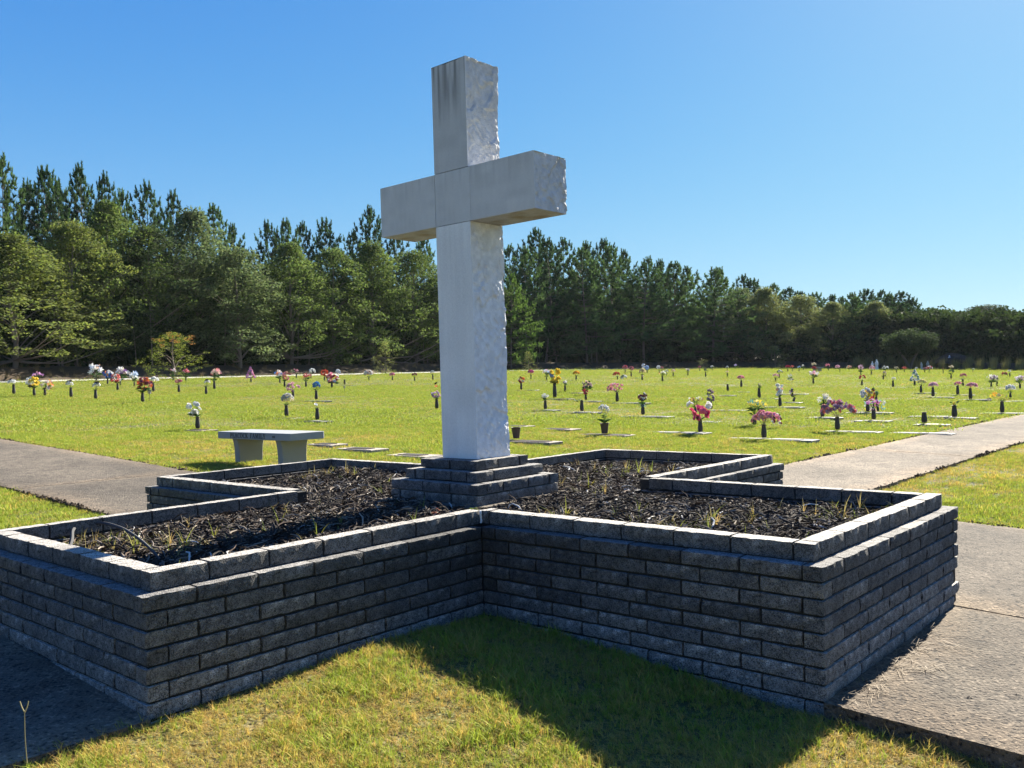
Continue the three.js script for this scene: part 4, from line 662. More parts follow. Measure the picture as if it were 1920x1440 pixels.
V(-74.35, -25.73, 0.260, -0.201, 0.521, 0.446, 0.372, 'mum', 'palepink:5', 'tiny leaning pale pink bouquet first one right of the far bench');
V(-83.00, -28.14, 0.206, 0.000, 0.370, 0.576, 0.411, 'mum', 'cream:4 coral:2', 'tiny cream and coral bouquet second one right of the far bench');
V(-64.55, -20.34, 0.226, -0.013, 0.518, 0.518, 0.647, 'lily', 'palepink:5 mauve:4', 'pale pink and mauve lilies behind the deep crimson bouquet');
V(-68.01, -20.75, 0.271, 0.068, 0.508, 0.474, 0.474, 'mum', 'pink:4 white:3', 'small pink and white bouquet in front of the white robed statue');
V(-40.18, -11.51, 0.260, 0.025, 0.407, 0.336, 0.336, 'mum', 'crimson:7', 'deep crimson bouquet in front of pale pink and mauve lilies');
V(-52.88, -14.73, 0.267, 0.053, 0.347, 0.320, 0.427, 'lily', 'drab:4 mauve:3', 'small drab mauve bouquet on the far lawn right of the deep crimson one');
V(-19.51, -3.94, 0.250, 0.057, 0.442, 0.476, 0.454, 'pair', 'greywhite:6 yellow:5 red:2 leaf:4', 'big white, yellow and green mixed bouquet behind the purple one');
V(-16.64, -2.79, 0.260, 0.000, 0.370, 0.280, 0.200, 'loose', 'magenta:6 violet:6 palepink:2', 'purple magenta bouquet with a trailing ribbon in front of the mixed one');
V(-39.62, -9.82, 0.308, 0.041, 0.398, 0.226, 0.164, 'mum', 'white:5', 'small white cap of flowers on a slim vase left of the blue green cone');
V(-42.09, -9.57, 0.280, 0.017, 0.538, 0.538, 0.538, 'cone', 'teal:8 white:6', 'blue green and white cone of flowers on the right part of the lawn');
V(-33.83, -6.82, 0.301, 0.053, 0.425, 0.354, 0.212, 'mum', 'paleyellow:9', 'pale yellow dome in front of the blue green cone');
V(-30.44, -5.39, 0.338, 0.016, 0.419, 0.370, 0.193, 'mum', 'palepink:9', 'pale pink dome between the pale yellow dome and the walkway');
V(-32.87, -5.17, 0.342, 0.034, 0.411, 0.308, 0.171, 'mum', 'pink:8', 'small pink dome left of the larger pink dome');
V(-43.77, -7.77, 0.308, 0.031, 0.506, 0.352, 0.264, 'mum', 'rose:6', 'dusty pink bouquet on a slim vase behind the two pink domes');
V(-29.12, -3.78, 0.369, 0.061, 0.461, 0.384, 0.200, 'mum', 'pink:6 palepink:6', 'larger ragged pink dome in front of the small pink dome');
V(-42.91, -6.28, 0.193, 0.056, 0.387, 0.516, 0.430, 'lily', 'mauve:7 white:5', 'mauve and white dome of lilies beside a tiny dark bouquet at the right');
V(-44.98, -6.48, 0.202, 0.000, 0.305, 0.157, 0.157, 'mum', 'dark:3 drab:3', 'tiny dark bouquet touching the mauve and white dome');
V(-41.58, -4.77, 0.229, -0.012, 0.436, 0.499, 0.416, 'lily', 'mauve:5 white:8', 'pale mauve lilies at the right picture edge behind the white dome');
V(-31.38, -3.01, 0.162, 0.000, 0.325, 0.357, 0.292, 'mum', 'white:12', 'big pure white dome behind the sunflowers');
V(-21.57, -1.13, 0.297, -0.107, 0.439, 0.522, 0.285, 'sun', 'gold:5 drab:3', 'sunflowers arching from a dark vase near the walkway');
V(-18.76, -1.57, 0.290, 0.006, 0.343, 0.236, 0.129, 'three', 'drab:2 leaf:1 gold:1', 'three small greenish blooms in the bulging vase close to the walkway');
V(-16.26, -1.54, 0.242, 0.000, 0.000, 0.000, 0.000, 'none', 'x:0', 'bulging black vase with no flowers nearest to the walkway');
V(-59.00, -12.38, 0.290, 0.029, 0.609, 0.348, 0.580, 'stack', 'cream:4 leaf:4', 'cream over pale green bouquet on the far lawn before the dry grass');
V(-65.38, -10.24, 0.252, -0.031, 0.441, 0.283, 0.283, 'mum', 'white:3 dark:2', 'tiny white and dark bouquet beside the coral wreath');
V(-65.11, -10.52, 0.013, 0.000, 0.220, 0.439, 0.408, 'ground', 'coral:6 leaf:2', 'coral wreath set on the far lawn at the right');
V(-84.43, -17.31, 0.161, 0.024, 0.298, 0.242, 0.242, 'mum', 'white:2 dark:2', 'tiniest white bouquet alone before the dry grass');
V(-77.46, -21.84, 0.227, 0.000, 0.417, 0.417, 0.341, 'mum', 'cream:4 dark:2', 'tiny cream bouquet right of the white robed statue');
V(-81.10, -22.31, 0.213, 0.000, 0.371, 0.434, 0.276, 'mum', 'coral:5', 'tiny flat coral bouquet under the forked dark tree');
V(-89.52, -23.79, 0.130, 0.000, 0.259, 0.303, 0.303, 'mum', 'greywhite:4', 'tiny grey white ball right of the forked trunks');
V(-75.59, -18.90, 0.257, 0.022, 0.404, 0.294, 0.331, 'mum', 'mauve:4 darkred:2', 'tiny dark mauve bouquet before the pair of white statues');
V(-79.56, -19.69, 0.231, 0.015, 0.424, 0.578, 0.385, 'mum', 'red:3 white:4', 'tiny red and white bouquet below the lone white statue');
V(-76.72, -17.74, 0.260, 0.000, 0.408, 0.223, 0.297, 'mum', 'darkred:4', 'tiny dark red bouquet at the field edge beyond the pink domes');
V(-82.75, -24.57, 0.202, 0.040, 0.364, 0.607, 0.486, 'lily', 'greywhite:6', 'tiny grey white lilies right beside the white robed statue');
V(-79.20, -21.08, 0.015, 0.000, 0.077, 0.308, 0.270, 'ground', 'mauve:4', 'tiny mauve tuft of flowers on the grass left of the blue green cone');

// ------------------------------------------------------------------ small things among the graves
function lantern(at, hgt, label) {
  const t = thing('garden_lantern', label, 'lantern', at), dk = mat(0.02, 0.02, 0.022, 0.5), w = hgt * 0.16;
  mesh('stake', new THREE.CylinderGeometry(0.008, 0.006, hgt * 0.66, 6).translate(0, hgt * 0.33, 0), dk, t);
  mesh('glass', new THREE.CylinderGeometry(w, w * 0.55, hgt * 0.24, 6).translate(0, hgt * 0.74, 0), mat(0.45, 0.46, 0.46, 0.3), t);
  mesh('cap', new THREE.LatheGeometry([[0, 1], [0.25, 0.98], [0.35, 0.90], [1.35, 0.87], [1.4, 0.84], [0, 0.845]].map(([r, y]) => new THREE.Vector2(r * w, y * hgt)), 6), dk, t);
  for (let k = 0; k < 6; k++) { const a = k / 6 * 6.283; mesh('bar', new THREE.CylinderGeometry(0.004, 0.004, hgt * 0.25, 4).translate(Math.cos(a) * w * 0.85, hgt * 0.74, Math.sin(a) * w * 0.85), dk, t); }
}
lantern(P(-9.1, -23.4, field(-9.1, -23.4)), 0.42, 'black lantern on a stake below a white pompom at the left');
lantern(P(-18.0, -24.6, field(-18.0, -24.6)), 0.27, 'small white lantern with a black cap alone on open grass');
{                                                        // dark pole leaning among teal and yellow flowers
  const u = -20.2, v = -3.9, t = thing('leaning_pole', 'tilted dark pole stuck in teal and yellow flowers on the lawn', 'pole', P(u, v, field(u, v))), r = rng(9), s = { teal: new Soup(), yellow: new Soup(), greywhite: new Soup() };
  const pole = new THREE.CylinderGeometry(0.035, 0.035, 0.52, 8); pole.translate(0, 0.26, 0); const o = mesh('pole', pole, M.vase, t); o.rotation.set(0.08, 0, -0.14);
  for (let k = 0; k < 46; k++) { const c = k % 5 === 0 ? 'yellow' : k % 2 ? 'teal' : 'greywhite', q = RIGHT.clone().multiplyScalar(k % 3 ? -0.24 + 0.22 * (r() - 0.5) : 0.12 + 0.12 * (r() - 0.5)).add(V3(0, 0.04 + 0.24 * r(), 0)).addScaledVector(AWAY, 0.12 * (r() - 0.5)); bloom(s[c], q, 0.035, r, 'lily', 6); }
  mesh('blossoms', s.teal.geo(), petal('turquoise'), t); mesh('blossoms', s.yellow.geo(), petal('yellow'), t); mesh('blossoms', s.greywhite.geo(), petal('greywhite'), t);
}
// white robed statues: a draped body, a head and folded arms in one skin
M.statue = mat(0.78, 0.77, 0.74, 0.8);
function statue(u, v, h, turn, label) {
  const t = thing('white_statue', label, 'statue', P(u, v, groundAt(u, v)), turn, undefined), pr = [[0, 0], [0.20, 0], [0.19, 0.04], [0.16, 0.2], [0.145, 0.42], [0.16, 0.56], [0.175, 0.68], [0.15, 0.78], [0.075, 0.83], [0.055, 0.86], [0.085, 0.90], [0.088, 0.945], [0.06, 0.985], [0, 1]];
  const g = new THREE.LatheGeometry(pr.map(([r, y]) => new THREE.Vector2(r * h, y * h)), 20), p = g.attributes.position; for (let i = 0; i < p.count; i++) { const y = p.getY(i) / h, a = Math.atan2(p.getZ(i), p.getX(i)), f = y < 0.6 ? 1 + 0.09 * Math.sin(a * 8 + y * 4) : 1; p.setX(i, p.getX(i) * f); p.setZ(i, p.getZ(i) * f * 0.8); }
  g.computeVertexNormals(); mesh('robe', g, M.statue, t);
  for (const s of [-1, 1]) mesh('sleeve', tube([V3(s * 0.15 * h, 0.72 * h, 0), V3(s * 0.17 * h, 0.58 * h, 0.07 * h), V3(s * 0.03 * h, 0.62 * h, 0.16 * h)], 0.055 * h, 0.035 * h, 7, 8), M.statue, t);
  const b = new THREE.BoxGeometry(0.42 * h, 0.09, 0.38 * h); b.translate(0, -0.03, 0); mesh('base', b, MARKM.mid, t);
}
statue(-92.6, -28.75, 1.15, 0.9, 'white robed statue, larger figure left of the forked dark tree');
statue(-93.6, -29.55, 0.95, 0.6, 'white robed statue standing just left of a larger one');
statue(-100.0, -26.4, 0.85, 0.9, 'first white statue of the pair right of the forked trunks');
statue(-100.6, -25.9, 1.0, 0.9, 'taller second white statue of the pair right of the forked trunks');
statue(-103.5, -24.4, 1.0, 0.9, 'lone white statue, farthest right before the red-brown bank');

// ------------------------------------------------------------------ trees
M.bark = mat(0.15, 0.12, 0.095, 0.95); M.barkPale = mat(0.30, 0.27, 0.23, 0.95);
const LEAFM = { yellow: leafMat(0.150, 0.190, 0.045, 0.48), olive: leafMat(0.112, 0.165, 0.042, 0.47), grey: leafMat(0.125, 0.172, 0.072, 0.45), hazy: leafMat(0.185, 0.220, 0.075, 0.52), dark: leafMat(0.055, 0.085, 0.032, 0.36), pmid: leafMat(0.085, 0.145, 0.048, 0.38), pdark: leafMat(0.056, 0.104, 0.040, 0.34), pbright: leafMat(0.125, 0.21, 0.045, 0.42), sapling: leafMat(0.27, 0.31, 0.09, 0.5), bush: leafMat(0.23, 0.29, 0.045, 0.48), rust: leafMat(0.36, 0.19, 0.05, 0.45) };  // hazy: leaf green lightened to carry distance haze and sunlit edges in its colour
function leafSpray(s, c, R, n, size, r, flat = 0.6, up = 0.5, tint = 1) {          // n leaves round c
  for (let k = 0; k < n; k++) {
    const d = randDir(r), q = c.clone().add(V3(d.x * R, d.y * R * flat, d.z * R).multiplyScalar(0.35 + 0.65 * Math.cbrt(r())));
    const nrm = randDir(r); nrm.y = Math.abs(nrm.y) + up; nrm.normalize(); const a = V3(nrm.y, nrm.z, nrm.x).cross(nrm).normalize(), b = nrm.clone().cross(a), L2 = size * (0.7 + 0.6 * r()), w2 = L2 * 0.62, t = tint * (0.72 + 0.56 * r()), col = [t * (0.9 + 0.25 * r()), t, t * 0.9];
    s.quad(q.clone().addScaledVector(a, -L2 / 2), q.clone().addScaledVector(b, w2 / 2), q.clone().addScaledVector(a, L2 / 2), q.clone().addScaledVector(b, -w2 / 2), col);
  }
}
for (const k of Object.keys(LEAFM)) { LEAFM[k].vertexColors = true; LEAFM[k].roughness = 0.9; LEAFM[k].specularIntensity = 0.15; }
// unit trees, one metre high; x and z are later scaled by the crown's width
function broadProto(seed, low, clumps = 165, per = 118) {
  const r = rng(seed), s = new Soup(), limbs = [tube([V3(0, -0.05, 0), V3(0.012, 0.2, 0.01), V3(-0.01, 0.5, 0.0), V3(0.01, 0.88, 0)], 0.017, 0.004, 7, 10)];
  for (let i = 0; i < clumps; i++) {
    const y = low + (1 - low) * Math.pow((i + r()) / clumps, 0.92), t = (y - low) / (1 - low), prof = 0.5 * Math.pow(Math.sin(Math.PI * clamp(0.24 + t * 0.76)), 0.62) * (seed % 2 ? 1 : 1.12 * Math.pow(1 - t, 0.42)) * (0.88 + 0.42 * noise(t * 6, seed)), a = i * 2.399 + r() * 0.9, rad = prof * (0.42 + 0.58 * Math.sqrt(r())) * (0.90 + 0.62 * noise(Math.cos(a) * 1.9, y * 5, Math.sin(a) * 1.9 + seed)) * (r() < 0.12 ? 1.22 : 1);
    const c = V3(Math.cos(a) * rad, y - 0.02, Math.sin(a) * rad), R = 0.055 + 0.04 * r();
    leafSpray(s, c, R * 1.3, per, 0.0200, r, 0.36, 0.8, 0.72 + 0.56 * r());
    if (i % 4 === 0) limbs.push(tube([V3(0, Math.max(0.06, y - rad * 0.8), 0), V3(c.x * 0.5, y - rad * 0.25, c.z * 0.5), c], 0.007 * (1.2 - t), 0.002, 4, 4));
  }
  return { crown: s.geo(), trunk: mergeGeometries(limbs.map(plain)) };
}
function pineProto(seed, low, whorls = 17) {
  const r = rng(seed), s = new Soup(), limbs = [tube([V3(0, -0.06, 0), V3(0.004, 0.3, 0.004), V3(-0.004, 0.65, 0), V3(0, 0.99, 0)], 0.0125, 0.0018, 7, 10)];
  const tuft = (c, dir, n, len, tone) => { for (let k = 0; k < n; k++) { const d = dir.clone().multiplyScalar(0.7).add(randDir(r).multiplyScalar(0.85)).normalize(), sd = d.clone().cross(randDir(r)).normalize().multiplyScalar(0.0048), t = tone * (0.75 + 0.5 * r()); s.tri(c.clone().sub(sd), c.clone().add(sd), c.clone().addScaledVector(d, len * (0.75 + 0.5 * r())), [t, t, t * 0.9]); } };
  for (let i = 0; i < whorls; i++) {
    const t = i / (whorls - 1), y = low + (0.965 - low) * t ** 0.95, nb = t > 0.85 ? 4 : 5 + Math.floor(r() * 2);
    for (let b = 0; b < nb; b++) {
      const a = (b + r() * 0.7) / nb * 6.283 + i, len = (0.50 * Math.pow(1 - t, 0.95) + 0.026) * (0.55 + 0.6 * r()), rise = lerp(-0.02, 0.9, t * t) * len + 0.02 * r(), dir = V3(Math.cos(a) * len, rise, Math.sin(a) * len), o = V3(0, y, 0), end = o.clone().add(dir);
      const bend = o.clone().lerp(end, 0.5).add(V3(0, -0.012, 0)); limbs.push(tube([o, bend, end], 0.0042 * (1.1 - t), 0.0014, 4, 4));
      const nt = 2 + Math.floor(len * 24), tone = 0.75 + 0.5 * r(); for (let k = 0; k < nt; k++) { const f = 0.30 + 0.70 * (k + 0.5) / nt, c = f < 0.5 ? o.clone().lerp(bend, f * 2) : bend.clone().lerp(end, f * 2 - 1); c.add(V3((r() - 0.5) * 0.03, (r() - 0.3) * 0.02, (r() - 0.5) * 0.03)); tuft(c, dir.clone().normalize().add(V3(0, 0.5, 0)), 17, lerp(0.047, 0.028, t), tone); }
      tuft(end, V3(dir.x * 0.4, 0.05 + rise, dir.z * 0.4).normalize(), 18, lerp(0.050, 0.028, t), tone * 1.1); for (let j = 1; j < 5; j++) tuft(end.clone().add(V3(dir.x * 0.03 * j, 0.0085 * j, dir.z * 0.03 * j)), V3(0, 1.6, 0), 6, 0.019, tone * 1.15);
    }
  }
  for (let k = 0; k < 6; k++) tuft(V3(0, 0.93 + k * 0.012, 0), V3(0, 1.4, 0), 10, 0.022, 0.95);
  return { crown: s.geo(), trunk: mergeGeometries(limbs.map(plain)) };
}
const BROAD = [broadProto(201, 0.07), broadProto(202, 0.10), broadProto(203, 0.05), broadProto(204, 0.12)], PINE = [pineProto(301, 0.12), pineProto(302, 0.20), pineProto(303, 0.24, 15), pineProto(304, 0.06, 19)];
const protos = {}, rt = rng(4242);
const SMALL = { bush: () => broadProto(401, 0.05, 110, 34), sapling: () => broadProto(402, 0.08, 70, 26), shrub: () => broadProto(403, 0.05, 60, 30), cone: () => broadProto(404, 0.03, 90, 40) };
let treeNo = 0;
function T(u, v, ztop, w, type, tone, label) {
  const z = groundAt(u, v) - 0.03, h = ztop - z, i = treeNo++, cat = type === 'pine' ? 'pine tree' : type === 'broad' || type === 'forked' ? 'tree' : type === 'bush' || type === 'shrub' ? 'bush' : 'young tree';
  if (type === 'forked') return forkedTree(u, v, z, h, w, label);
  const pr = type === 'broad' ? BROAD[(i * 3 + 1) % 4] : type === 'pine' ? PINE[(tone === 'bright' ? 3 : (i * 5 + 2) % 4)] : (protos[type] ??= SMALL[type]());
  const wide = { broad: 1.32, pine: /spire|crest|twin/.test(label) ? 1.8 : 1.55, bush: 0.92, sapling: 0.95, shrub: 1, cone: 1 }[type];
  const key = `${type}${pr === PINE[0] ? 0 : ''}${tone}${i}`;
  const lm = type === 'pine' ? LEAFM['p' + tone] : type === 'broad' ? LEAFM[tone] : type === 'bush' ? LEAFM.bush : type === 'cone' ? LEAFM.olive : LEAFM.sapling;
  const name = type === 'pine' ? 'pine_tree' : type === 'broad' ? 'broadleaf_tree' : type === 'bush' || type === 'shrub' ? 'shrub' : type === 'cone' ? 'conical_evergreen' : 'sapling';
  const back = /spire|skyline|crest|twin-topped/.test(label);
  const t = thing(name, label, cat, P(u, v, z), rt() * 6.283, cat === 'pine tree' || cat === 'tree' ? 'trees of the wood beyond the lane' : undefined);
  if (type === 'pine' || type === 'broad') { t.rotation.x = (rt() - 0.5) * 0.07; t.rotation.z = (rt() - 0.5) * 0.07; }
  const crown = mesh('crown', pr.crown, lm, t), trunk = mesh('trunk', pr.trunk, M.bark, t);
  for (const o of [crown, trunk]) o.scale.set(w * wide, h, w * wide);
  trunk.scale.x = trunk.scale.z = type === 'pine' || type === 'broad' ? (w * wide + h * 0.35) / 1.5 : w * wide;
  if (type === 'pine' || type === 'broad') { trunk.scale.x = trunk.scale.z = w * wide; }
  if (type === 'bush') { const s = new Soup(), r = rng(55); for (let k = 0; k < 14; k++) { const a = r() * 6.28, q = Math.sqrt(r()) * 0.34; leafSpray(s, V3(Math.cos(a) * q, 0.80 + 0.20 * r() - q * 0.35, Math.sin(a) * q), 0.06, 26, 0.028, r, 0.6, 0.6); } const o = mesh('reddish_leaves', s.geo(), LEAFM.rust, t); o.scale.copy(crown.scale); o.userData.label = 'reddish orange leaves at the top'; }
}
function forkedTree(u, v, z, h, w, label) {
  const t = thing('forked_tree', label, 'tree', P(u, v, z)), r = rng(88), s = new Soup(), a = RIGHT.clone().multiplyScalar(w * 0.2);
  mesh('trunk', mergeGeometries([tube([V3(0, -0.1, 0), a.clone().multiplyScalar(-0.4).add(V3(0, h * 0.25, 0)), a.clone().multiplyScalar(-1.3).add(V3(0, h * 0.6, 0))], 0.20, 0.08, 7, 8), tube([V3(0.02, -0.1, 0), a.clone().multiplyScalar(0.3).add(V3(0, h * 0.25, 0)), a.clone().multiplyScalar(1.1).add(V3(0, h * 0.6, 0))], 0.18, 0.07, 7, 8)].map(plain)), M.bark, t);
  for (let k = 0; k < 190; k++) { const d = randDir(r), q = Math.cbrt(r()); leafSpray(s, V3(d.x * w * 0.46 * q, h * 0.72 + d.y * h * 0.28 * q, d.z * w * 0.46 * q), 0.6, 60, 0.22, r, 0.9, 0.4); }
  mesh('crown', s.geo(), LEAFM.dark, t);
}
T(-16.4, -55.6, 11.47, 8.3, 'broad', 'yellow', 'big yellow-green tree at the left picture edge with low hanging boughs');
T(-21.2, -58.3, 13.24, 6.2, 'broad', 'yellow', 'yellow-green tree just behind the big one at the left edge');
T(-24.6, -60.5, 15.37, 7.1, 'broad', 'olive', 'tall olive-green tree towering left of the dark round one');
T(-27.6, -59.6, 13.74, 7.4, 'broad', 'dark', 'dark dense round tree behind the reddish bush');
T(-31.5, -60.2, 15.73, 7.2, 'broad', 'grey', 'tall grey-green tree right of the dark round one');
T(-32.8, -56.3, 12.21, 7.5, 'broad', 'grey', 'grey-green tree with wide low boughs above the bench');
T(-38.9, -58.4, 13.46, 6.9, 'broad', 'olive', 'olive tree, first one right of the wide grey-green tree');
T(-44.2, -59.6, 13.51, 7.3, 'broad', 'olive', 'olive tree halfway between the bench and the cross');
T(-48.9, -59.7, 14.59, 7.6, 'broad', 'olive', 'olive tree directly behind the small light green sapling');
T(-54.8, -60.3, 14.43, 7.4, 'broad', 'olive', 'olive tree filling the gap left of the cross');
T(-62.0, -60.7, 15.12, 7.9, 'broad', 'dark', 'dark tree mostly hidden behind the cross');
T(-66.2, -57.8, 12.32, 5.4, 'pine', 'bright', 'young bright green pine at the right edge of the cross shaft');
T(-71.6, -60.3, 15.93, 6.0, 'pine', 'mid', 'pine just behind the young bright one at the cross');
T(-77.9, -61.1, 17.54, 7.0, 'pine', 'dark', 'dark pine under the twin-topped tall pine');
T(-81.5, -59.1, 16.55, 6.8, 'pine', 'mid', 'bushy pine, second one right of the twin-topped pine');
T(-86.9, -58.8, 17.25, 8.0, 'pine', 'mid', 'wide pine with visible trunk in the middle of the pine stand');
T(-89.4, -56.1, 15.02, 7.4, 'pine', 'dark', 'dark pine with twin bare trunks in the pine stand');
T(-95.3, -55.2, 15.58, 8.4, 'pine', 'mid', 'pine right of the twin bare trunks');
T(-97.9, -51.1, 14.59, 9.5, 'pine', 'mid', 'broad rounded pine at the right end of the pine stand');
T(-103.3, -49.7, 12.59, 8.0, 'broad', 'grey', 'grey-green tree tucked against the broad rounded pine');
T(-104.1, -46.7, 12.43, 7.6, 'broad', 'hazy', 'light yellow-green tree with drooping boughs above the conical tree');
T(-106.5, -43.2, 11.22, 7.3, 'broad', 'hazy', 'olive tree right of the light yellow-green one');
T(-106.7, -39.1, 10.07, 6.7, 'broad', 'hazy', 'grey-green tree above the far bench');
T(-109.3, -37.1, 10.44, 7.3, 'pine', 'mid', 'pine left of the white robed statue');
T(-110.4, -34.8, 9.96, 6.5, 'broad', 'hazy', 'olive tree above the white robed statue');
T(-114.5, -33.0, 9.66, 8.3, 'pine', 'dark', 'dark pine behind the forked dark tree');
T(-111.7, -29.2, 7.66, 6.4, 'broad', 'hazy', 'yellowish tree right of the forked dark tree');
T(-113.5, -27.2, 7.12, 5.9, 'broad', 'hazy', 'olive tree, second one right of the forked dark tree');
T(-112.2, -24.7, 6.08, 5.5, 'broad', 'hazy', 'hazy grey-green tree below the far dark dome');
T(-135.2, -28.0, 10.03, 11.7, 'broad', 'dark', 'far dark dome-shaped tree above the others at the right');
T(-128.3, -22.8, 7.92, 6.2, 'broad', 'hazy', 'far olive tree at the right picture edge on the skyline');
T(-114.1, -21.6, 4.85, 6.5, 'broad', 'hazy', 'low grey-green tree in front of the far dark dome');
T(-112.9, -18.4, 5.34, 6.5, 'pine', 'dark', 'small dark pine cut by the right picture edge');
T(-19.1, -65.0, 18.05, 4.5, 'pine', 'mid', 'tallest pine spire at the left picture edge');
T(-22.5, -69.1, 17.68, 4.5, 'pine', 'dark', 'second pine spire on the skyline left of the cross, counted from the picture edge');
T(-23.3, -67.4, 18.35, 4.7, 'pine', 'dark', 'third pine spire on the skyline left of the cross, counted from the picture edge');
T(-25.7, -70.3, 18.49, 3.9, 'pine', 'mid', 'fourth pine spire on the skyline left of the cross, counted from the picture edge');
T(-26.4, -67.7, 19.30, 4.8, 'pine', 'dark', 'tall pointed pine crest above the yellow-green trees');
T(-28.8, -69.6, 19.21, 4.1, 'pine', 'dark', 'sixth pine spire on the skyline left of the cross, counted from the picture edge');
T(-30.8, -70.5, 18.34, 4.1, 'pine', 'mid', 'seventh pine spire on the skyline left of the cross, counted from the picture edge');
T(-31.5, -67.6, 18.51, 4.7, 'pine', 'dark', 'lone pine spire above the dark round tree');
T(-34.5, -69.2, 18.39, 4.1, 'pine', 'dark', 'ninth pine spire on the skyline left of the cross, counted from the picture edge');
T(-37.2, -66.9, 17.30, 4.9, 'pine', 'mid', 'tenth pine spire on the skyline left of the cross, counted from the picture edge');
T(-40.3, -69.1, 16.18, 4.2, 'pine', 'dark', 'eleventh pine spire on the skyline left of the cross, counted from the picture edge');
T(-42.9, -67.2, 16.56, 4.2, 'pine', 'dark', 'twelfth pine spire on the skyline left of the cross, counted from the picture edge');
T(-45.3, -67.4, 17.00, 4.4, 'pine', 'mid', 'thirteenth pine spire on the skyline left of the cross, counted from the picture edge');
T(-48.0, -68.3, 17.11, 4.4, 'pine', 'dark', 'fourteenth pine spire on the skyline left of the cross, counted from the picture edge');
T(-50.1, -67.6, 17.66, 5.2, 'pine', 'dark', 'fifteenth pine spire on the skyline left of the cross, counted from the picture edge');
T(-53.4, -68.3, 16.92, 4.5, 'pine', 'mid', 'sixteenth pine spire on the skyline left of the cross, counted from the picture edge');
T(-55.4, -67.4, 19.46, 5.5, 'pine', 'dark', 'tall pine spire just left of the cross arm');
T(-58.5, -67.4, 17.32, 4.7, 'pine', 'dark', 'eighteenth pine spire on the skyline left of the cross, counted from the picture edge');
T(-63.2, -67.7, 17.25, 5.0, 'pine', 'mid', 'nineteenth pine spire on the skyline left of the cross, counted from the picture edge');
T(-76.4, -66.4, 17.40, 6.1, 'pine', 'mid', 'first pine spire on the skyline right of the cross, counted from the cross');
T(-80.8, -65.9, 19.67, 6.8, 'pine', 'dark', 'tall twin-topped pine right of the cross');
T(-86.7, -66.4, 19.04, 6.6, 'pine', 'dark', 'third pine spire on the skyline right of the cross, counted from the cross');
T(-89.4, -65.1, 18.78, 5.9, 'pine', 'mid', 'fourth pine spire on the skyline right of the cross, counted from the cross');
T(-92.6, -64.4, 19.35, 6.4, 'pine', 'dark', 'fifth pine spire on the skyline right of the cross, counted from the cross');
T(-96.8, -63.9, 18.23, 6.0, 'pine', 'dark', 'sixth pine spire on the skyline right of the cross, counted from the cross');
T(-100.0, -61.3, 17.41, 6.2, 'pine', 'mid', 'seventh pine spire on the skyline right of the cross, counted from the cross');
T(-103.4, -61.5, 17.26, 6.0, 'pine', 'dark', 'eighth pine spire on the skyline right of the cross, counted from the cross');
T(-105.0, -58.7, 16.11, 6.2, 'pine', 'dark', 'ninth pine spire on the skyline right of the cross, counted from the cross');
T(-110.8, -57.4, 16.18, 5.9, 'pine', 'mid', 'tenth pine spire on the skyline right of the cross, counted from the cross');
T(-112.3, -54.0, 15.02, 6.0, 'pine', 'dark', 'eleventh pine spire on the skyline right of the cross, counted from the cross');
T(-113.4, -52.4, 14.48, 6.6, 'pine', 'dark', 'twelfth pine spire on the skyline right of the cross, counted from the cross');
T(-113.7, -49.9, 13.50, 5.9, 'pine', 'mid', 'thirteenth pine spire on the skyline right of the cross, counted from the cross');
T(-115.9, -46.6, 12.29, 6.0, 'pine', 'dark', 'fourteenth pine spire on the skyline right of the cross, counted from the cross');
T(-114.4, -48.0, 12.85, 6.3, 'pine', 'dark', 'fifteenth pine spire on the skyline right of the cross, counted from the cross');
T(-116.4, -45.0, 12.03, 6.4, 'pine', 'mid', 'sixteenth pine spire on the skyline right of the cross, counted from the cross');
T(-116.0, -42.8, 11.52, 5.7, 'pine', 'dark', 'seventeenth pine spire on the skyline right of the cross, counted from the cross');
T(-118.3, -42.0, 11.28, 5.3, 'pine', 'dark', 'eighteenth pine spire on the skyline right of the cross, counted from the cross');
T(-117.8, -40.2, 11.69, 5.9, 'pine', 'mid', 'nineteenth pine spire on the skyline right of the cross, counted from the cross');
T(-117.5, -38.5, 11.96, 6.5, 'pine', 'dark', 'twentieth pine spire on the skyline right of the cross, counted from the cross');
T(-120.1, -37.4, 11.87, 5.6, 'pine', 'dark', 'twenty-first pine spire on the skyline right of the cross, counted from the cross');
T(-118.7, -35.7, 11.14, 5.9, 'pine', 'mid', 'twenty-second pine spire on the skyline right of the cross, counted from the cross');
T(-120.1, -34.9, 11.51, 6.6, 'pine', 'dark', 'twenty-third pine spire on the skyline right of the cross, counted from the cross');
T(-120.7, -33.6, 10.56, 6.0, 'pine', 'dark', 'twenty-fourth pine spire on the skyline right of the cross, counted from the cross');
T(-123.4, -32.1, 9.27, 6.5, 'pine', 'mid', 'twenty-fifth pine spire on the skyline right of the cross, counted from the cross');
T(-22.9, -47.9, 5.05, 4.0, 'bush', '', 'rounded bush with reddish orange top at the foot of the wood');
T(-41.5, -49.4, 4.84, 2.8, 'sapling', '', 'small light green sapling by the road left of the cross');
T(-61.6, -51.5, 4.18, 2.2, 'sapling', '', 'little sapling by the road just right of the cross');
T(-87.2, -46.6, 3.09, 2.5, 'shrub', '', 'low round shrub at the road beyond the hot pink roses');
T(-95.0, -41.4, 4.27, 4.4, 'cone', '', 'small conical evergreen at the end of the road');
T(-98.9, -37.0, 2.90, 2.3, 'shrub', '', 'low shrub right behind the far bench');
T(-99.9, -27.6, 5.54, 6.1, 'forked', '', 'round dark tree with a forked trunk standing before the wood');

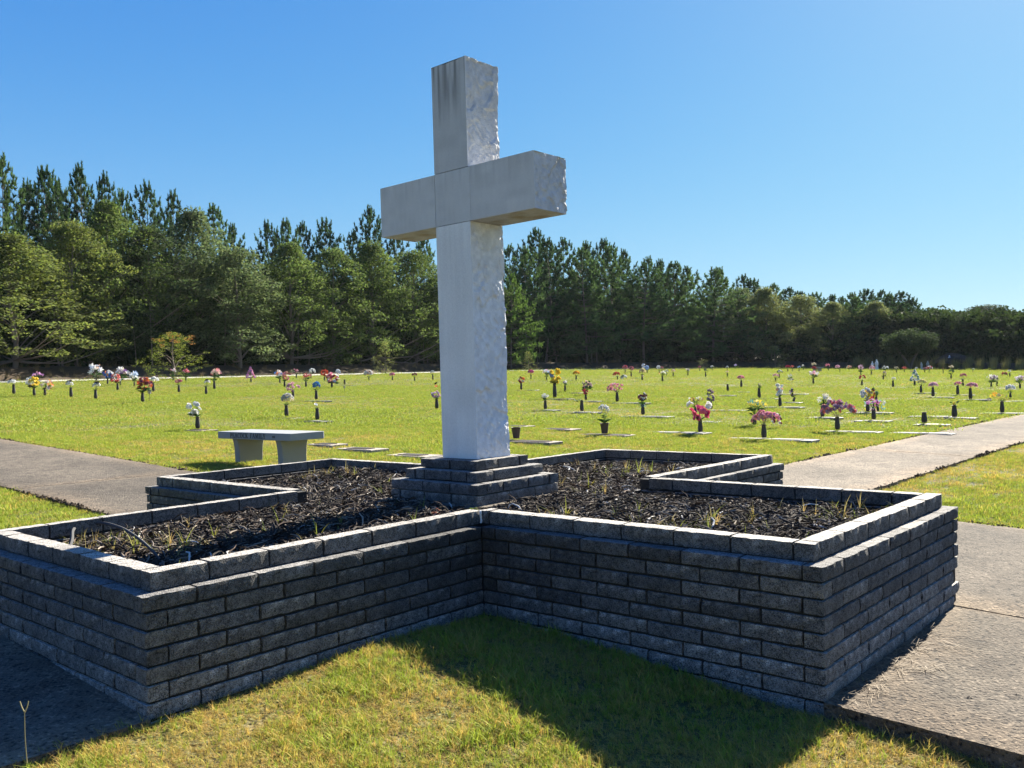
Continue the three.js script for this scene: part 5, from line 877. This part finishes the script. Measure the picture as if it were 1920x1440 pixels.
// ------------------------------------------------------------------ undergrowth and the depth of the wood
{
  const r = rng(909), s = new Soup(); for (let k = 0; k < 5; k++) leafSpray(s, V3((r() - 0.5) * 0.8, (r() - 0.5) * 0.8, (r() - 0.5) * 0.8), 0.55, 26, 0.30, r, 0.8, 0.3, 0.8);
  const g = s.geo(), N = 13500, im = new THREE.InstancedMesh(g, LEAFM.dark, N), m4 = new THREE.Matrix4(), q = new THREE.Quaternion(), e = new THREE.Euler(), col = new THREE.Color(); let k = 0;
  while (k < N) {
    const i = Math.floor(r() * 152), d = 8.5 + r() ** 1.3 * 22, p = roadPts[i].clone().addScaledVector(roadNrm[i], d), u = p.x, v = -p.z, top = d < 11 ? 2.6 : d < 15 ? 5.0 : (i > 104 ? 5.5 : 8), y = r() * top;
    e.set(r() * 6, r() * 6, r() * 6); q.setFromEuler(e); const sc = 0.7 + r() * 0.9; m4.compose(P(u, v, groundAt(u, v) + 0.3 + y), q, V3(sc, sc, sc)); im.setMatrixAt(k, m4); const b = 0.5 + 0.7 * r(); col.setRGB(b, b * 1.05, b * 0.8); im.setColorAt(k, col); k++;
  }
  kind(mesh('undergrowth', im), 'stuff', 'dark undergrowth between the trunks of the wood');
  // slender bare stems standing in the gloom of the wood
  const st = new THREE.InstancedMesh(new THREE.CylinderGeometry(0.03, 0.06, 4.2, 6).translate(0, 2.1, 0), M.bark, 150);
  for (let j = 0; j < 150; j++) { const i = Math.floor(r() * 96), d = 6.8 + r() * 5, p = roadPts[i].clone().addScaledVector(roadNrm[i], d), sc = 0.6 + r() * 0.8; e.set((r() - 0.5) * 0.3, r() * 6, (r() - 0.5) * 0.16); q.setFromEuler(e); m4.compose(P(p.x, -p.z, groundAt(p.x, -p.z) - 0.1), q, V3(sc, 0.7 + r() * 0.7, sc)); st.setMatrixAt(j, m4); }
  kind(mesh('thin_trunks', st), 'stuff', 'thin pale stems in the shade of the wood');
  // tall dry grass and low weeds at the foot of the wood on the right
  const bl = new Soup(); for (let j = 0; j < 26; j++) { const a = r() * 6.28, o = V3((r() - 0.5) * 0.5, 0, (r() - 0.5) * 0.5), h = 0.5 + 0.6 * r(), t = o.clone().add(V3(Math.cos(a) * 0.25 * h, h, Math.sin(a) * 0.25 * h)), sd = V3(Math.sin(a), 0, -Math.cos(a)).multiplyScalar(0.015); bl.tri(o.clone().sub(sd), o.clone().add(sd), t); }
  const dg = new THREE.InstancedMesh(bl.geo(), leafMat(0.27, 0.25, 0.10, 0.35), 1500);
  for (let j = 0; j < 1500; j++) { const i = 112 + Math.floor(r() * 40), d = j < 900 ? 2.4 + r() * 4.5 : 3 + r() * 5, p = roadPts[j < 900 ? i : Math.floor(r() * 112)].clone().addScaledVector(roadNrm[i], 0); const ii = j < 900 ? i : Math.floor(r() * 112), pp = roadPts[ii].clone().addScaledVector(roadNrm[ii], d), sc = j < 900 ? 0.7 + 0.7 * r() : 0.25 + 0.3 * r(); e.set(0, r() * 6, 0); q.setFromEuler(e); m4.compose(P(pp.x, -pp.z, groundAt(pp.x, -pp.z) - 0.02), q, V3(sc, sc, sc)); dg.setMatrixAt(j, m4); const b = 0.6 + 0.6 * r(); col.setRGB(b, b * (j < 900 ? 1 : 0.8), b * 0.8); dg.setColorAt(j, col); }
  kind(mesh('dry_grass', dg), 'stuff', 'tall dry grass along the foot of the wood');
}
M.earth = mat(0.030, 0.020, 0.014, 1);
function mound(u, v, w, h, label) {
  const g = new THREE.SphereGeometry(1, 24, 12, 0, Math.PI * 2, 0, Math.PI / 2), p = g.attributes.position; for (let i = 0; i < p.count; i++) { const f = 1 + 0.3 * noise(p.getX(i) * 2.2 + u, p.getY(i) * 2, p.getZ(i) * 2.2); p.setXYZ(i, p.getX(i) * w * f, p.getY(i) * h * f - 0.03, p.getZ(i) * w * 0.7 * f); }
  g.computeVertexNormals(); const o = mesh('dirt_mound', g, M.earth); o.position.copy(P(u, v, groundAt(u, v))); tag(o, label, 'mound');
}
mound(-105.5, -24.5, 3.6, 1.0, 'reddish earth bank behind the lone white statue');

// ------------------------------------------------------------------ in the planter: weeds, a bent strip of edging
M.weed = leafMat(0.24, 0.29, 0.06, 0.45); M.weedDry = leafMat(0.40, 0.33, 0.16, 0.35);
function bladeTuft(n, h, spread, wd, r, seg = 3, lean = 0.5) {
  const s = new Soup();
  for (let k = 0; k < n; k++) {
    const a = r() * 6.283, o = V3((r() - 0.5) * spread, 0, (r() - 0.5) * spread), hh = h * (0.5 + 0.7 * r()), ln = hh * lean * (0.3 + r() * 1.1), sd0 = V3(Math.sin(a + r()), 0, -Math.cos(a + r())); let pl = null, pr = null; const t = 0.75 + 0.5 * r(), col = [t * (0.9 + 0.3 * r()), t, t];
    for (let i = 0; i <= seg; i++) { const f = i / seg, c = o.clone().add(V3(Math.cos(a) * ln * f * f, hh * f * (1 - 0.18 * f * lean), Math.sin(a) * ln * f * f)), w = wd * (1 - f) ** 0.7 / 2; const l = c.clone().addScaledVector(sd0, -w), q = c.clone().addScaledVector(sd0, w); if (i === seg) s.tri(pl, pr, c, col); else if (i) s.quad(pl, pr, q, l, col); pl = l; pr = q; }
  }
  return s.geo();
}
{
  const r = rng(3131), kinds = [bladeTuft(7, 0.085, 0.03, 0.006, r, 3, 0.7), bladeTuft(5, 0.12, 0.02, 0.006, r, 3, 0.5), bladeTuft(9, 0.05, 0.05, 0.006, r, 3, 0.9)], m4 = new THREE.Matrix4(), q = new THREE.Quaternion(), e = new THREE.Euler(), col = new THREE.Color(), root = new THREE.Group(); root.name = 'weeds'; scene.add(root); kind(root, 'stuff', 'sparse yellow green grass weeds sprouting through the mulch');
  M.weed.vertexColors = true;
  kinds.forEach((g, ki) => {
    const N = [170, 90, 420][ki], im = new THREE.InstancedMesh(g, M.weed, N);
    for (let k = 0; k < N;) {
      let u = (r() * 2 - 1) * (L - 0.16), v = (r() * 2 - 1) * (L - 0.16); if (!(Math.abs(u) < A - 0.14 || Math.abs(v) < A - 0.14) || (Math.abs(u) < 0.5 && Math.abs(v) < 0.5)) continue;
      if (r() < 0.62) { const c = [[-0.55, 2.6], [2.55, -0.55], [2.4, -0.1], [0.3, 2.2], [-1.9, 0.1], [-0.3, -2.3], [0.6, 1.4]][Math.floor(r() * 7)]; const u2 = c[0] + (r() + r() - 1) * 0.42, v2 = c[1] + (r() + r() - 1) * 0.42; if (Math.abs(u2) < A - 0.14 || Math.abs(v2) < A - 0.14) { if (Math.max(Math.abs(u2), Math.abs(v2)) < L - 0.16) { u = u2; v = v2; } } }
      e.set((r() - 0.5) * 0.4, r() * 6.28, (r() - 0.5) * 0.4); q.setFromEuler(e); const sc = 0.7 + r() * 0.8; m4.compose(P(u, v, MZ(u, v)), q, V3(sc, sc, sc)); im.setMatrixAt(k, m4); const dry = r() < 0.55; col.setRGB(...(dry ? [1.6, 1.1, 1.9] : [0.9 + 0.3 * r(), 1, 0.8])); im.setColorAt(k, col); k++;
    }
    mesh('grass_weeds', im, null, root);
  });
  // leafy weeds in the inner corner
  const wd = (u, v, hgt, n, m, label, tipc) => { const t = thing('leafy_weed', label, 'weed', P(u, v, MZ(u, v))), s = new Soup(), st = []; for (let k = 0; k < n; k++) { const a = k * 2.4 + r(), top = V3(Math.cos(a) * hgt * 0.55, hgt * (0.5 + 0.5 * r()), Math.sin(a) * hgt * 0.55); st.push(tube([V3(0, -0.01, 0), top.clone().multiplyScalar(0.55), top], 0.003, 0.0018, 4, 4)); for (let j = 0; j < 6; j++) leafBlade(s, top.clone().multiplyScalar(0.4 + 0.1 * j), V3(Math.cos(a + j * 2.1), 0.5, Math.sin(a + j * 2.1)), hgt * 0.42, hgt * 0.13, r); } mesh('leaves', s.geo(), m, t); mesh('stalks', mergeGeometries(st.map(plain)), M.stem, t); };
  wd(0.56, 0.52, 0.075, 4, leafMat(0.22, 0.30, 0.05, 0.45), 'small green leafy weed at the foot of the plinth corner');
  wd(0.80, 0.40, 0.070, 4, leafMat(0.42, 0.20, 0.14, 0.4), 'small reddish weed between the plinth and the near coping');
  wd(0.86, 0.24, 0.060, 3, leafMat(0.40, 0.24, 0.16, 0.4), 'second reddish weed, farther from the inner corner of the coping');
  // the bent grey strip lying on the mulch
  const pts = [[2.80, -0.52, 0.50], [2.72, -0.66, 0.555], [2.58, -0.92, 0.595], [2.47, -0.90, 0.605], [2.45, -0.66, 0.60], [2.50, -0.34, 0.585], [2.58, 0.02, 0.555], [2.62, 0.20, 0.525]].map(([a, b, c]) => P(a, b, c)), g = tube(pts, 0.012, 0.007, 8, 40), p = g.attributes.position;
  tag(mesh('edging_strip', g, mat(0.045, 0.045, 0.047, 0.9)), 'bent grey hose-like strip lying on the mulch in the left arm', 'edging strip');
}

// ------------------------------------------------------------------ litter on the slabs
{
  const r = rng(616), s = new Soup(), spots = [[1.0, 3.20, 40, 0.12], [0.74, 3.24, 60, 0.10], [0.40, 3.22, 70, 0.12], [0.1, 3.20, 80, 0.11], [-0.2, 3.18, 30, 0.09], [0.36, 3.36, 34, 0.06], [-0.05, 3.36, 16, 0.06], [-0.1, 4.3, 30, 0.07]];
  for (const [u, v, n, sp] of spots) for (let k = 0; k < n; k++) { const a = r() * 6.28, q = sp * Math.sqrt(r()), b = r() * 6.28, o = P(u + Math.cos(a) * q * 1.4, v + Math.sin(a) * q * 0.7, 0); o.y = field(o.x, -o.z) + 0.006 + 0.04 * r() * (1 - q / sp); const l = 0.03 + 0.07 * r(), d = V3(Math.cos(b) * l, (r() - 0.35) * 0.03, Math.sin(b) * l), sd = V3(Math.sin(b), 0, -Math.cos(b)).multiplyScalar(0.0014); s.quad(o.clone().sub(sd), o.clone().add(sd), o.clone().add(d).add(sd), o.clone().add(d).sub(sd)); }
  kind(mesh('dry_clippings', s.geo(), leafMat(0.24, 0.18, 0.11, 0.3)), 'stuff', 'dry grass clippings gathered along the foot of the right wall');
  const c = new Soup(); for (const [u, v] of [[0.1, 3.9], [0.45, 3.75], [0.62, 3.6], [-0.25, 3.75], [0.8, 4.05], [-0.6, 3.6]]) { const z = field(u, v) + 0.008; for (let k = 0; k < 4; k++) { const a = r() * 6.28; c.tri(P(u, v, z + 0.006), P(u + Math.cos(a) * 0.014, v + Math.sin(a) * 0.014, z), P(u + Math.cos(a + 1) * 0.014, v + Math.sin(a + 1) * 0.014, z)); } }
  kind(mesh('dark_crumbs', c.geo(), mat(0.03, 0.025, 0.02, 1)), 'stuff', 'dark crumbs of soil on the gritty slab');
  // seeding grass stalk at the lower left
  const t = thing('grass_stalk', 'tall seeding grass stalk with a forked tip at the lower left', 'grass stalk', P(3.63, 1.13, field(3.63, 1.13))), m = leafMat(0.34, 0.30, 0.16, 0.3);
  mesh('stem', tube([V3(0, 0, 0), V3(0.004, 0.10, 0), V3(0.002, 0.19, 0.003)], 0.0022, 0.0014, 5, 6), m, t);
  for (const d of [-1, 1]) mesh('seed_spike', tube([V3(0.002, 0.19, 0.003), V3(0.002, 0.21, 0.003).addScaledVector(RIGHT, d * 0.010), V3(0.002, 0.232, 0.003).addScaledVector(RIGHT, d * 0.016)], 0.0024, 0.0020, 5, 4), m, t);
  // a dark leaf on the left walkway, a clump on the far one
  const lf = new Soup(); leafBlade(lf, P(0.2, -4.6, field(0.2, -4.6) + 0.012), V3(0.5, 0.1, -1), 0.10, 0.012, r); leafBlade(lf, P(0.2, -4.6, field(0.2, -4.6) + 0.012), V3(0.9, 0.2, 0.2), 0.07, 0.01, r); tag(mesh('dead_leaf', lf.geo(), mat(0.05, 0.04, 0.03, 0.9)), 'dark curled dead leaf on the left walkway', 'leaf');
}

// ------------------------------------------------------------------ grass
{
  const r = rng(20202), m4 = new THREE.Matrix4(), q = new THREE.Quaternion(), e = new THREE.Euler(), col = new THREE.Color();
  M.grass = leafMat(0.285, 0.350, 0.042, 0.48, 0.8); M.grass.vertexColors = true; M.grass.specularIntensity = 0.25;
  const root = new THREE.Group(); root.name = 'grass'; scene.add(root); kind(root, 'stuff', 'mown grass blades of the lawn');
  const near = [bladeTuft(9, 0.052, 0.035, 0.0042, r, 3, 0.9), bladeTuft(7, 0.068, 0.03, 0.0042, r, 3, 0.7), bladeTuft(11, 0.036, 0.05, 0.0040, r, 3, 1.2)], mid = [bladeTuft(20, 0.036, 0.13, 0.006, r, 2, 0.9), bladeTuft(18, 0.044, 0.13, 0.006, r, 2, 0.8)], far = [bladeTuft(52, 0.036, 0.5, 0.013, r, 2, 0.9)], dist = [bladeTuft(70, 0.034, 1.3, 0.030, r, 2, 0.9)];
  const cam = [4.89, 4.70], ax = Math.atan2(-0.66, -0.75);
  const marked = (u, v) => markList.some(([a, b, du, dv]) => Math.abs(u - a) < du && Math.abs(v - b) < dv);
  const worn = (u, v) => { let w = clamp(0.5 + 0.9 * fbm(u * 0.35, v * 0.35, 21, 3) + 0.35 * noise(u * 2.2, v * 2.2, 22)); if (u > 0.9 && v > 0.9) { w = Math.min(1, w + 0.14); w = Math.max(w, 0.95 * Math.exp(-((v - 1.14) ** 2) / 0.03) * step(1.2, 1.9, u), 0.85 * Math.exp(-((u - 1.9) ** 2 + (v - 1.6) ** 2) / 0.12)); } if (!(u > 1 && v > 1)) { const pd = PATHS.reduce((m, [a, b, c, d]) => Math.min(m, Math.max(a - u, u - b, c - v, v - d)), 9); if (pd > -0.05 && pd < 0.2) w = Math.max(w, 0.75 * (1 - pd / 0.2)); } return w; };
  const zone = (list, N, r0, r1, half, clear, lift, flat = false) => {
    const per = Math.floor(N / list.length);
    for (const g of list) {
      const im = new THREE.InstancedMesh(g, M.grass, per); let k = 0, tries = 0;
      while (k < per && tries++ < per * 6) {
        const R = Math.sqrt(r0 * r0 + (r1 * r1 - r0 * r0) * r()), a = ax + (r() * 2 - 1) * half, u = cam[0] + Math.cos(a) * R, v = cam[1] + Math.sin(a) * R;
        if (inPlus(u, v, clear) || inPath(u, v, clear * 0.4 - 0.05 * Math.abs(noise(u * 4, v * 4, 51)) - 0.03 * r()) || marked(u, v)) continue;
        if (R > 40 && roadDist(u, v)[0] > -0.2) continue;
        const w = worn(u, v); if (flat ? r() > w * w * 1.2 : r() < w * w * 0.55) continue;
        e.set((r() - 0.5) * 0.5, r() * 6.283, (r() - 0.5) * 0.5); q.setFromEuler(e); const sc = (0.65 + r() * 0.6) * (1.06 - 0.35 * w) * (1 + 0.45 * noise(u * 5, v * 5, 31)); m4.compose(P(u, v, (R < 38 ? lawnZ(u, v) : field(u, v) - 0.02) - lift), q, V3(sc, sc, sc)); im.setMatrixAt(k, m4);
        const fr = R > 18 ? 0.45 : 1, t = 1 + (0.40 * r() - 0.20) * fr, dry = flat ? 0.6 + 0.6 * r() : r() < (0.10 + 0.62 * w * w) * fr ? 0.5 + 0.5 * r() : 0.12 * r(); col.setRGB(t * lerp(0.92, 1.75, dry), t * lerp(1.0, 1.06, dry), t * lerp(0.9, 2.4, dry)); im.setColorAt(k, col); k++;
      }
      im.count = k; mesh('grass_tufts', im, null, root);
    }
  };
  zone(near, 30000, 0.6, 6.2, 0.78, 0.03, 0.012);
  zone([bladeTuft(12, 0.010, 0.06, 0.0030, r, 2, 5), bladeTuft(10, 0.016, 0.05, 0.0030, r, 2, 3)], 26000, 0.6, 6.5, 0.78, 0.012, 0.006, true);   // dead thatch between the blades
  zone(mid, 96000, 6, 20, 0.72, 0.06, 0.012);
  zone(far, 64000, 19.5, 46, 0.70, 0.1, 0.014);
  zone(dist, 36000, 45, 125, 0.68, 0.2, 0.02);
}
renderer.render(scene, camera);
